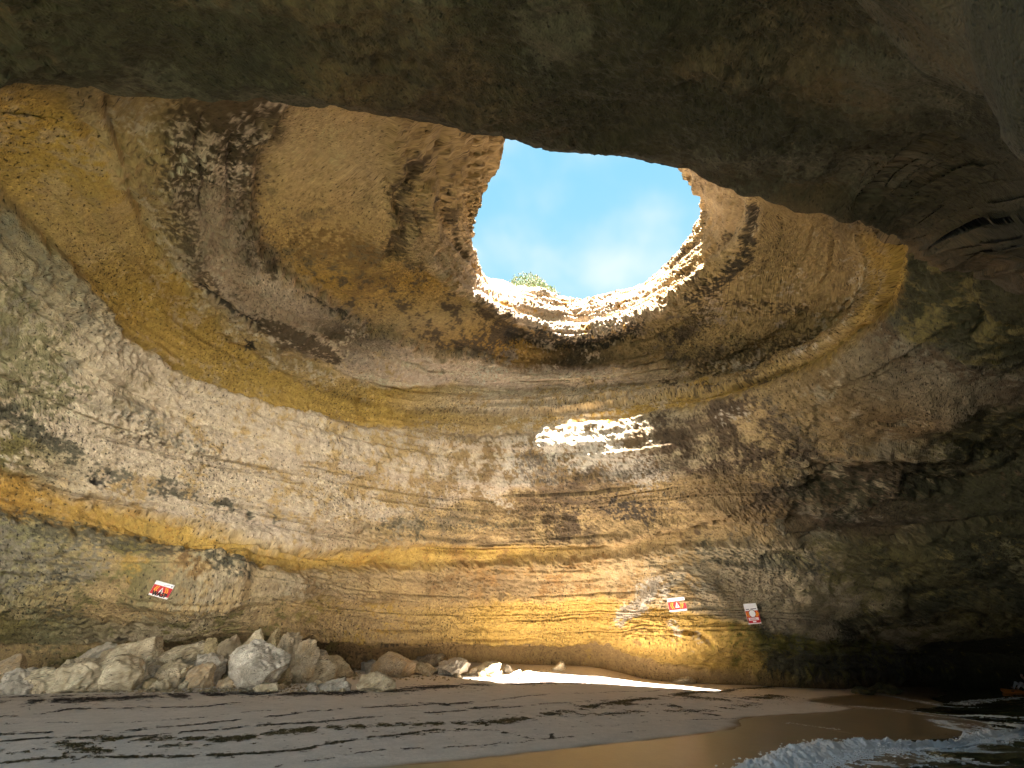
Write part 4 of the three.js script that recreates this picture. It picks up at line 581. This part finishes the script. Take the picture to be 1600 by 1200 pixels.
  for (const [pts, dens, spread, size, tint] of L) {
    const w = pts.map(p => sandHit(...p)).filter(Boolean).map(h => h.p);
    for (let i = 0; i < w.length - 1; i++) {
      const a = w[i], b = w[i + 1], len = Math.hypot(b[0] - a[0], b[2] - a[2]), n = Math.round(len * dens * 9), ang = Math.atan2(b[2] - a[2], b[0] - a[0]);
      for (let k = 0; k < n; k++) {
        const t = r(), x0 = lerp(a[0], b[0], t), z0 = lerp(a[2], b[2], t), gap = 0.5 + 0.5 * fbm(x0 * 0.9 + spread * 40, 3, z0 * 0.9, 3); if (r() > sst(0.35, 0.6, gap + 0.3 * noise(x0 * 3.4, 2, z0 * 3.4 + spread))) continue;
        const wob = 0.16 * noise(x0 * 0.6, 6, z0 * 0.6) + 0.07 * noise(x0 * 2.6, 9, z0 * 2.6), off = (r() + r() + r() - 1.5) * spread * (r() < 0.15 ? 2.6 : 0.9) + wob, x = x0 - Math.sin(ang) * off, z = z0 + Math.cos(ang) * off, s = size * (0.04 + 0.12 * r() * r()), y = sandAt(x, z); if (y < 0.2) continue;
        Q.setFromEuler(e.set(0, -ang + (r() - 0.5) * 2.2, 0)); m.compose(new THREE.Vector3(x, y + 0.002, z), Q, new THREE.Vector3(s * 1.3, s * 0.75, s)); const g = 0.7 + 0.6 * r(); put3[k % 3].push([m.clone(), new THREE.Color().setRGB(lerp(0.05, 0.10, tint) * g, lerp(0.035, 0.075, tint) * g, lerp(0.03, 0.022, tint) * g)]);
      }
    }
  }
  put3.forEach((list, i) => { const o = new THREE.InstancedMesh(tuft(11 + i), weed, list.length); list.forEach(([M, c], k) => { o.setMatrixAt(k, M); o.setColorAt(k, c); }); put(o, 'seaweed_wrack', { kind: 'stuff', label: ['dark strands of seaweed in tide lines on the sand', 'brown tufts of seaweed along the tide lines', 'olive seaweed scattered over the sand'][i], category: 'seaweed' }); });
  console.log('seaweed', put3.map(l => l.length).join(' '));
}

// ------------------------------------------------------------------ warning boards on the wall
function board(name, label, centre, wpx, hpx, lean, draw) { // lean: sideways tilt of the board in radians
  const p = wallHit(...centre), q = [[-9, 0], [9, 0], [0, -9], [0, 9]].map(([a, b]) => wallHit(centre[0] + a, centre[1] + b)), s = (p.clone().sub(camera.position)).dot(new THREE.Vector3(0, sp, -cp));
  const across = q[1].clone().sub(q[0]), up = q[2].clone().sub(q[3]), n = across.clone().cross(up).normalize(); n.y = clamp(n.y, -0.45, 0.1); const view = camera.position.clone().sub(p).normalize(); n.lerp(view, 0.45).normalize();
  const W = wpx * s / 800, H = hpx * s / 800, o = new THREE.Group();
  let near = 1e9; for (const a of [-1, 0, 1]) for (const b of [-1, 0, 1]) { const h = wallHit(centre[0] + a * wpx / 2, centre[1] + b * hpx / 2); if (h) near = Math.min(near, -h.clone().sub(p).dot(n)); }
  o.position.copy(p).addScaledVector(n, Math.max(0.05, -near + 0.03)); o.lookAt(o.position.clone().add(n)); o.rotateZ(lean);
  const rusty = new THREE.MeshStandardMaterial({ color: 0x3a2c20, roughness: 0.9 }), metal = new THREE.MeshStandardMaterial({ color: 0xd8d8d8, roughness: 0.5 }), cv = document.createElement('canvas'); cv.width = 512; cv.height = Math.round(512 * hpx / wpx); const c = cv.getContext('2d'); draw(c, cv.width, cv.height);
  const tx = new THREE.CanvasTexture(cv); tx.colorSpace = THREE.SRGBColorSpace; const print = new THREE.MeshStandardMaterial({ map: tx, roughness: 0.55 });
  put(new THREE.Mesh(new THREE.BoxGeometry(W, H, 0.025), metal), 'panel', {}, o); const f = put(new THREE.Mesh(new THREE.PlaneGeometry(W * 0.99, H * 0.99), print), 'printed_face', {}, o); f.position.z = 0.016;
  for (const a of [-1, 1]) for (const b of [-1, 1]) { const r = put(new THREE.Mesh(new THREE.CylinderGeometry(0.02, 0.02, 0.02, 8).rotateX(Math.PI / 2), metal), 'bolt', {}, o); r.position.set(a * W * 0.45, b * H * 0.45, 0.022); }
  for (const a of [-1, 1]) { const r = put(new THREE.Mesh(new THREE.CylinderGeometry(0.02, 0.02, 0.4, 8).rotateX(Math.PI / 2), rusty), 'wall_bracket', {}, o); r.position.set(a * W * 0.22, 0, -0.21); }
  put(o, name, { label, category: 'sign', group: 'warning signs on the cave wall' }); return o;
}
const chevrons = (c, x, y, w, h, dir) => { c.strokeStyle = '#f2b21c'; c.lineWidth = w * 0.2; for (const k of [0, 1]) { const a = x + k * w * 0.48; c.beginPath(); c.moveTo(a + (dir > 0 ? 0 : w * 0.4), y); c.lineTo(a + (dir > 0 ? w * 0.4 : 0), y + h * 0.5); c.lineTo(a + (dir > 0 ? 0 : w * 0.4), y + h); c.stroke(); } };
function wideFace(c, W, H) {
  c.fillStyle = '#c3202c'; c.fillRect(0, 0, W, H); c.fillStyle = '#eeeef2'; c.fillRect(0, 0, W, H * 0.25); c.fillRect(0, H * 0.88, W, H * 0.12);
  c.strokeStyle = '#3b4466'; c.lineWidth = 9; c.beginPath(); c.moveTo(W * 0.48, H * 0.2); c.quadraticCurveTo(W * 0.6, H * 0.2, W * 0.66, H * 0.13); c.quadraticCurveTo(W * 0.72, H * 0.11, W * 0.78, H * 0.08); c.stroke(); c.fillStyle = '#5a617d'; c.fillRect(W * 0.86, H * 0.09, W * 0.07, H * 0.09);
  chevrons(c, W * 0.13, H * 0.3, W * 0.2, H * 0.5, -1); chevrons(c, W * 0.66, H * 0.3, W * 0.2, H * 0.5, 1);
  c.fillStyle = '#f4f0f4'; c.beginPath(); c.moveTo(W * 0.5, H * 0.32); c.lineTo(W * 0.62, H * 0.72); c.lineTo(W * 0.38, H * 0.72); c.closePath(); c.fill(); c.fillStyle = '#20202c'; c.beginPath(); c.moveTo(W * 0.49, H * 0.46); c.lineTo(W * 0.53, H * 0.46); c.lineTo(W * 0.53, H * 0.6); c.lineTo(W * 0.59, H * 0.67); c.lineTo(W * 0.48, H * 0.67); c.closePath(); c.fill();
}
board('warning_sign', 'red and white warning sign with yellow chevrons and black graffiti above the boulder pile', [253, 921], 27, 22, -0.22, (c, W, H) => { wideFace(c, W, H); c.strokeStyle = c.fillStyle = '#0c0a0c'; c.font = 'bold ' + Math.round(H * 0.36) + 'px sans-serif'; c.lineWidth = 14; c.textAlign = 'center'; c.strokeText('WASP', W * 0.52, H * 0.93); c.fillText('WASP', W * 0.52, H * 0.93); });
board('warning_sign', 'small red and white warning sign with clean yellow chevrons by the pale broken edge', [1058, 944], 27, 20, 0.06, wideFace);
board('warning_sign', 'upright red and white sign with a white octagon, nearest the dark water', [1171, 960], 20, 29, 0.07, (c, W, H) => {
  c.fillStyle = '#bb1f2a'; c.fillRect(0, 0, W, H); c.fillStyle = '#eeeef4'; c.fillRect(0, 0, W, H * 0.36); c.fillStyle = '#3c3c58'; c.fillRect(W * 0.08, H * 0.26, W * 0.26, H * 0.035); c.fillRect(W * 0.46, H * 0.255, W * 0.44, H * 0.035);
  chevrons(c, W * 0.02, H * 0.4, W * 0.26, H * 0.26, -1); chevrons(c, W * 0.72, H * 0.4, W * 0.26, H * 0.26, 1);
  const oct = (r, f) => { c.fillStyle = f; c.beginPath(); for (let i = 0; i < 8; i++) { const a = Math.PI / 8 + i * Math.PI / 4; c.lineTo(W * 0.5 + Math.cos(a) * r, H * 0.5 + Math.sin(a) * r); } c.closePath(); c.fill(); }; oct(W * 0.3, '#2a1a22'); oct(W * 0.26, '#f2f2f6');
  c.fillStyle = '#ecdfe6'; c.fillRect(W * 0.1, H * 0.7, W * 0.8, H * 0.13); c.fillRect(W * 0.38, H * 0.86, W * 0.26, H * 0.07); c.fillStyle = '#eeeef4'; c.fillRect(0, H * 0.96, W, H * 0.04); c.fillStyle = '#a03a4a'; c.fillRect(W * 0.18, H * 0.735, W * 0.5, H * 0.02); c.fillRect(W * 0.18, H * 0.78, W * 0.6, H * 0.02);
});

// ------------------------------------------------------------------ on the rim of the skylight
{
  const o = new THREE.Group(), r = rng(31), p = atHeight(826, 452, 22.2), ground = landY(p[0], p[2]); const base = new THREE.Vector3(p[0], ground - 0.05, p[2] - 0.6), W = 2.5, H = Math.max(1.2, atHeight(826, 424, 0)[1] + 0, 1.2);
  const d = ray(824, 425), s = (-(base.z)) / -d[2], top = CAM_Y + d[1] * s; const h = Math.max(1.1, top - base.y);
  const pos = [], col = []; const leaf = (x, y, z, q, c) => { const a = r() * 6.28, b = (r() - 0.5) * 2.2, ux = Math.cos(a), uz = Math.sin(a), vx = -uz * Math.sin(b), vy = Math.cos(b), vz = ux * Math.sin(b); pos.push(x - ux * q * 0.4, y, z - uz * q * 0.4, x + ux * q * 0.4, y, z + uz * q * 0.4, x + vx * q, y + vy * q, z + vz * q); for (let k = 0; k < 3; k++) col.push(...c); };
  for (let i = 0; i < 9000; i++) { const a = r() * 6.283, t = Math.pow(r(), 0.4), e = Math.acos(r()), lump = 0.86 + 0.2 * noise(Math.cos(a) * 2, e * 2, Math.sin(a) * 2 + 4), R = t * lump, x = Math.sin(e) * Math.cos(a) * R * W, z = Math.sin(e) * Math.sin(a) * R * W * 0.7, y = Math.cos(e) * R * h * (1 - 0.35 * Math.abs(Math.sin(e))); const g = 0.7 + 0.6 * r(), dry = r() < 0.3; leaf(x, y, z, 0.06 + 0.07 * r(), dry ? [0.16 * g, 0.15 * g, 0.08 * g] : [0.075 * g, 0.12 * g, 0.035 * g]); }
  const g = new THREE.BufferGeometry(); g.setAttribute('position', new THREE.Float32BufferAttribute(pos, 3)); g.setAttribute('color', new THREE.Float32BufferAttribute(col, 3)); g.computeVertexNormals();
  const m = new THREE.MeshPhysicalMaterial({ vertexColors: true, roughness: 0.9, side: THREE.DoubleSide, transmission: 0.3, thickness: 0 }); put(new THREE.Mesh(g, m), 'foliage', {}, o);
  const stems = []; for (let k = 0; k < 7; k++) { const a = k * 0.9, c = new THREE.CatmullRomCurve3([new THREE.Vector3(0, 0, 0), new THREE.Vector3(Math.cos(a) * 0.4, h * 0.35, Math.sin(a) * 0.3), new THREE.Vector3(Math.cos(a) * 1.0, h * 0.65, Math.sin(a) * 0.7)]); stems.push(new THREE.TubeGeometry(c, 8, 0.03, 5)); }
  put(new THREE.Mesh(mergeGeometries(stems), new THREE.MeshStandardMaterial({ color: 0x5a4630, roughness: 0.9 })), 'stem', {}, o);
  o.position.copy(base); put(o, 'shrub', { label: 'green rounded shrub growing on the far rim of the skylight', category: 'shrub' });
  const hit = wallHit(922, 476); if (hit) { const st = new THREE.Mesh(boulder(90, 0.34, 0.26, 0.3, 'warm', 'block', 8), boulderMaterial); st.position.copy(hit).add(new THREE.Vector3(0, 0.2, -0.15)); put(st, 'rim_stone', { label: 'small pinkish stone perched on the low notch of the skylight rim', category: 'stone' }); }
}

// ------------------------------------------------------------------ a paddler
{
  const P0 = atDepth(1567, 1082, 32.2), at = new THREE.Vector3(P0[0], 0, P0[2]), yaw = 0.12;
  const k = new THREE.Group(), L = 3.7, NS = 40, NQ = 20, pos = [], idx = [];
  for (let i = 0; i <= NS; i++) { const t = i / NS, e = Math.pow(Math.sin(Math.PI * clamp(0.03 + 0.94 * t)), 0.55), w = 0.37 * e, keel = -0.1 - 0.05 * e + 0.16 * Math.pow(Math.abs(2 * t - 1), 6), deck = 0.16 + 0.09 * Math.pow(Math.abs(2 * t - 1), 2.5), pit = sst(0.30, 0.36, t) * sst(0.74, 0.68, t); for (let j = 0; j < NQ; j++) { const a = j / NQ * 2 * Math.PI, c = Math.cos(a), s = Math.sin(a); let y = s > 0 ? deck - (1 - s) * 0.1 : keel + (deck - 0.1 - keel) * (1 + s) ** 0.8; if (s > 0.35) y -= pit * 0.14; pos.push(t * L, y, Math.sign(c) * Math.pow(Math.abs(c), 0.7) * w); if (i) { const q = i * NQ + j, n = i * NQ + (j + 1) % NQ; idx.push(q - NQ, q, n - NQ, n - NQ, q, n); } } }
  for (const [b, f] of [[0, 1], [NS * NQ, 0]]) { for (let j = 1; j < NQ - 1; j++) f ? idx.push(b, b + j, b + j + 1) : idx.push(b, b + j + 1, b + j); }
  const g = new THREE.BufferGeometry(); g.setAttribute('position', new THREE.Float32BufferAttribute(pos, 3)); g.setIndex(idx); g.computeVertexNormals();
  const orange = new THREE.MeshPhysicalMaterial({ color: new THREE.Color().setRGB(0.85, 0.29, 0.05), roughness: 0.4, clearcoat: 0.3, side: THREE.DoubleSide }), dark = new THREE.MeshStandardMaterial({ color: 0x15151a, roughness: 0.6 });
  put(new THREE.Mesh(g, orange), 'hull', {}, k);
  for (const z of [1, -1]) { const b = put(new THREE.Mesh(new THREE.BoxGeometry(0.5, 0.05, 0.006), dark), 'lettering_band', {}, k); b.position.set(0.48, 0.1, z * 0.285); b.rotation.y = z * 0.33; }
  const se = put(new THREE.Mesh(new THREE.BoxGeometry(0.08, 0.34, 0.42), dark), 'seat_back', {}, k); se.position.set(2.12, 0.24, 0); se.rotation.z = -0.25;
  const hd = put(new THREE.Mesh(new THREE.TorusGeometry(0.06, 0.014, 6, 14), dark), 'carry_handle', {}, k); hd.position.set(0.16, 0.27, 0);
  k.position.copy(at); k.rotation.y = yaw; put(k, 'kayak', { label: 'orange kayak with its bow just entering from the dark water', category: 'kayak' });
  // the person: capsules joined smoothly
  const J = { hip: [1.9, 0.2, 0], chest: [1.94, 0.52, 0], neck: [1.92, 0.7, 0], head: [1.88, 0.84, 0] }, S = [];
  const cap = (a, b, ra, rb, part) => S.push({ a, b, ra, rb, part });
  cap(J.hip, J.chest, 0.16, 0.17, 1); cap(J.chest, J.neck, 0.15, 0.06, 1); cap(J.neck, J.head, 0.055, 0.06, 2); cap(J.head, [1.86, 0.93, 0], 0.095, 0.1, 2); cap([1.78, 0.86, 0], [1.76, 0.85, 0], 0.03, 0.02, 2);
  for (const z of [1, -1]) { cap([1.94, 0.24, z * 0.1], [1.36, 0.54, z * 0.17], 0.1, 0.075, 0); cap([1.36, 0.54, z * 0.17], [1.02, 0.24, z * 0.14], 0.072, 0.05, 0); cap([1.02, 0.22, z * 0.14], [0.9, 0.3, z * 0.14], 0.045, 0.035, 2); cap([1.94, 0.64, z * 0.19], [1.8, 0.42, z * 0.3], 0.06, 0.05, 1); cap([1.8, 0.42, z * 0.3], [1.52, 0.5, z * 0.28], 0.045, 0.035, 2); for (let f = 0; f < 4; f++) cap([1.5, 0.5, z * (0.24 + f * 0.025)], [1.45, 0.47, z * (0.24 + f * 0.025)], 0.016, 0.012, 2); cap([1.51, 0.5, z * 0.23], [1.47, 0.53, z * 0.22], 0.016, 0.012, 2); }
  const n = 72, lo = [0.8, 0.02, -0.45], hi = [2.2, 1.1, 0.45], st = [0, 1, 2].map(i => (hi[i] - lo[i]) / n), F = new Float32Array((n + 1) ** 3);
  const field = (x, y, z) => { let acc = 0, tot = 9; for (const c of S) { const dx = c.b[0] - c.a[0], dy = c.b[1] - c.a[1], dz = c.b[2] - c.a[2], t = clamp(((x - c.a[0]) * dx + (y - c.a[1]) * dy + (z - c.a[2]) * dz) / (dx * dx + dy * dy + dz * dz)), d = Math.hypot(x - c.a[0] - t * dx, y - c.a[1] - t * dy, z - c.a[2] - t * dz) - lerp(c.ra, c.rb, t), K = 0.03; const h = clamp(0.5 + 0.5 * (tot - d) / K); tot = lerp(tot, d, h) - K * h * (1 - h); } return tot; };
  const { MarchingCubes } = await import('three/addons/objects/MarchingCubes.js');
  const mc = new MarchingCubes(n, dark, false, false, 120000); mc.isolation = 0; for (let z = 0; z < n; z++) for (let y = 0; y < n; y++) for (let x = 0; x < n; x++) mc.field[x + y * n + z * n * n] = -field(lo[0] + (hi[0] - lo[0]) * x / n, lo[1] + (hi[1] - lo[1]) * y / n, lo[2] + (hi[2] - lo[2]) * z / n);
  mc.update(); const cnt = mc.count, pp = new Float32Array(cnt * 3), cc = new Float32Array(cnt * 3), TONE = [[0.75, 0.75, 0.78], [0.02, 0.025, 0.045], [0.42, 0.25, 0.17]];
  for (let i = 0; i < cnt; i++) { const q = [0, 1, 2].map(j => lo[j] + (mc.positionArray[i * 3 + j] * 0.5 + 0.5) * (hi[j] - lo[j])); pp.set(q, i * 3); let bd = 9, bp = 0; for (const c of S) { const dx = c.b[0] - c.a[0], dy = c.b[1] - c.a[1], dz = c.b[2] - c.a[2], t = clamp(((q[0] - c.a[0]) * dx + (q[1] - c.a[1]) * dy + (q[2] - c.a[2]) * dz) / (dx * dx + dy * dy + dz * dz)), d = Math.hypot(q[0] - c.a[0] - t * dx, q[1] - c.a[1] - t * dy, q[2] - c.a[2] - t * dz) - lerp(c.ra, c.rb, t); if (d < bd) { bd = d; bp = c.part; } } cc.set(TONE[bp], i * 3); }
  let pg = new THREE.BufferGeometry(); pg.setAttribute('position', new THREE.BufferAttribute(pp, 3)); pg.setAttribute('color', new THREE.BufferAttribute(cc, 3)); pg = mergeVertices(pg, 1e-4); pg.computeVertexNormals();
  const who = new THREE.Group(); put(new THREE.Mesh(pg, new THREE.MeshStandardMaterial({ vertexColors: true, roughness: 0.8 })), 'body', {}, who);
  const hair = new THREE.SphereGeometry(0.115, 18, 12, 0, 6.283, 0, 1.9); hair.translate(1.885, 0.915, 0); put(new THREE.Mesh(hair, new THREE.MeshStandardMaterial({ color: 0x17110d, roughness: 0.9, side: THREE.DoubleSide })), 'hair', {}, who);
  who.position.copy(at); who.rotation.y = yaw; put(who, 'person', { label: 'person in pale grey trousers with knees raised sitting in the orange kayak', category: 'person' });
  const pd = new THREE.Group(), shaft = put(new THREE.Mesh(new THREE.CylinderGeometry(0.015, 0.015, 1.9, 8).rotateX(Math.PI / 2), dark), 'shaft', {}, pd); for (const z of [1, -1]) { const b = new THREE.SphereGeometry(1, 14, 8).scale(0.09, 0.012, 0.22); const bl = put(new THREE.Mesh(b, dark), 'blade', {}, pd); bl.position.z = z * 1.05; }
  pd.position.copy(new THREE.Vector3(1.47, 0.5, 0).applyAxisAngle(new THREE.Vector3(0, 1, 0), yaw).add(at)); pd.rotation.set(0.25, yaw, 0); put(pd, 'paddle', { label: 'dark double-bladed paddle held across the orange kayak', category: 'paddle' });
}

// ------------------------------------------------------------------ surf: broken water along the wave and lace of foam on the shallows
{
  const r = rng(9), water = (px, py, h = 0.02) => atHeight(px, py, h), foam = new THREE.MeshStandardMaterial({ color: new THREE.Color().setRGB(0.78, 0.82, 0.88), roughness: 0.6 }); foam.name = 'foam';
  const front = [[1120, 1215], [1190, 1191], [1230, 1179], [1260, 1171], [1300, 1167], [1350, 1164], [1400, 1161], [1440, 1158], [1480, 1157], [1500, 1149], [1540, 1142], [1575, 1141], [1610, 1137], [1700, 1130]], back = [[1200, 1240], [1290, 1204], [1330, 1192], [1370, 1181], [1410, 1174], [1440, 1169], [1460, 1166], [1480, 1165], [1500, 1163], [1520, 1161], [1545, 1157], [1575, 1150], [1620, 1142], [1700, 1134]];
  const A = new THREE.CatmullRomCurve3(front.map(p => new THREE.Vector3(...water(...p, 0.12)))).getSpacedPoints(360), C = new THREE.CatmullRomCurve3(back.map(p => new THREE.Vector3(...water(...p, 0.03)))).getSpacedPoints(360);
  const NW = 34, pos = [], idx = [];
  for (let i = 0; i <= 360; i++) for (let j = 0; j <= NW; j++) { const t = j / NW, a = A[i], c = C[i], e = 0.12 * fbm(a.x * 2.5, 3, a.z * 2.5, 3) * (t < 0.5 ? 1 : -1.4), x = lerp(a.x, c.x, t + (t - 0.5) * e), z = lerp(a.z, c.z, t + (t - 0.5) * e), hump = Math.pow(Math.sin(Math.PI * clamp(0.04 + 0.96 * Math.pow(t, 0.75))), 0.7); const y = Math.max(seaY(x, z), sandAt(x, z)) - 0.03 + hump * (0.13 + 0.09 * fbm(x * 1.4, 4, z * 1.4, 2)) + hump * (0.10 * fbm(x * 5, 1, z * 5, 3) + 0.05 * ridge(x * 13, 2, z * 13, 2)) + 0.03 * noise(x * 24, 6, z * 24) * hump; pos.push(x, y, z); if (i && j) { const q = i * (NW + 1) + j; idx.push(q - NW - 2, q - 1, q - NW - 1, q - NW - 1, q - 1, q); } }
  const g = new THREE.BufferGeometry(); g.setAttribute('position', new THREE.Float32BufferAttribute(pos, 3)); g.setIndex(idx); g.computeVertexNormals(); const m2 = foam.clone(); m2.side = THREE.DoubleSide; put(new THREE.Mesh(g, m2), 'breaking_wave_foam', { kind: 'stuff', label: 'white broken crest of the small wave rolling onto the sand', category: 'foam' });
  const spots = [], M = new THREE.Matrix4(), Q = new THREE.Quaternion(), E = new THREE.Euler();
  const fleck = (x, y, z, s, f) => { Q.setFromEuler(E.set(0, r() * 6.28, 0)); M.compose(new THREE.Vector3(x, y, z), Q, new THREE.Vector3(s * (0.7 + r()), s * f, s * (0.7 + r()))); spots.push(M.clone()); };
  for (let k = 0; k < 16000; k++) { const i = Math.floor(r() * 361), side = r() < 0.6, a = side ? A[i] : C[i], b = side ? C[i] : A[i], o = Math.abs(r() + r() + r() - 1.5) * (side ? 0.3 : 0.5) - 0.15, l = Math.hypot(b.x - a.x, b.z - a.z) || 1, x = a.x - (b.x - a.x) / l * o, z = a.z - (b.z - a.z) / l * o; if (o > 0.12 && noise(x * 3, 5, z * 3) < 0.1) continue; fleck(x, Math.max(seaY(x, z), sandAt(x, z)) + 0.01 + 0.16 * Math.max(0, 0.12 - o) * r() + (r() < 0.03 ? 0.12 * r() : 0), z, 0.007 + 0.014 * r(), 0.6); }
  const LACE = [[[[1368, 1091], [1400, 1094], [1440, 1099], [1480, 1103], [1505, 1104]], 0.45, 2600], [[[1490, 1100], [1520, 1096], [1545, 1093], [1600, 1090], [1660, 1088]], 0.4, 1800], [[[1335, 1115], [1380, 1113], [1440, 1114], [1520, 1118], [1600, 1120]], 0.5, 1500], [[[1330, 1087], [1370, 1089]], 0.2, 300], [[[1468, 1130], [1490, 1137], [1510, 1143], [1560, 1137], [1600, 1128]], 0.4, 2200], [[[1220, 1142], [1260, 1145], [1320, 1148]], 0.04, 50], [[[1400, 1120], [1500, 1126], [1600, 1130]], 0.9, 700], [[[1350, 1195], [1420, 1185], [1500, 1180]], 0.6, 260], [[[1360, 1197], [1380, 1196]], 0.12, 120]];
  for (const [pts, sp_, n] of LACE) { const c = new THREE.CatmullRomCurve3(pts.map(p => new THREE.Vector3(...water(...p)))); for (let k = 0; k < n * 2; k++) { const p = c.getPoint(r()), o = (r() + r() + r() - 1.5) * sp_, x = p.x + o * 0.5 + (r() - 0.5) * 0.4, z = p.z + o; if (noise(x * 1.7, 3, z * 3.2) + 0.5 * noise(x * 5, 8, z * 7) < 0.02) continue; fleck(x, Math.max(seaY(x, z), sandAt(x, z)) + 0.004, z, 0.012 + 0.035 * r() * r(), 0.22); } }
  const o = new THREE.InstancedMesh(new THREE.IcosahedronGeometry(1, 1), foam, spots.length); spots.forEach((m, i) => o.setMatrixAt(i, m)); put(o, 'foam_lace', { kind: 'stuff', label: 'flecks and lace of white foam on the shallow water', category: 'foam' });
}
renderer.render(scene, camera);
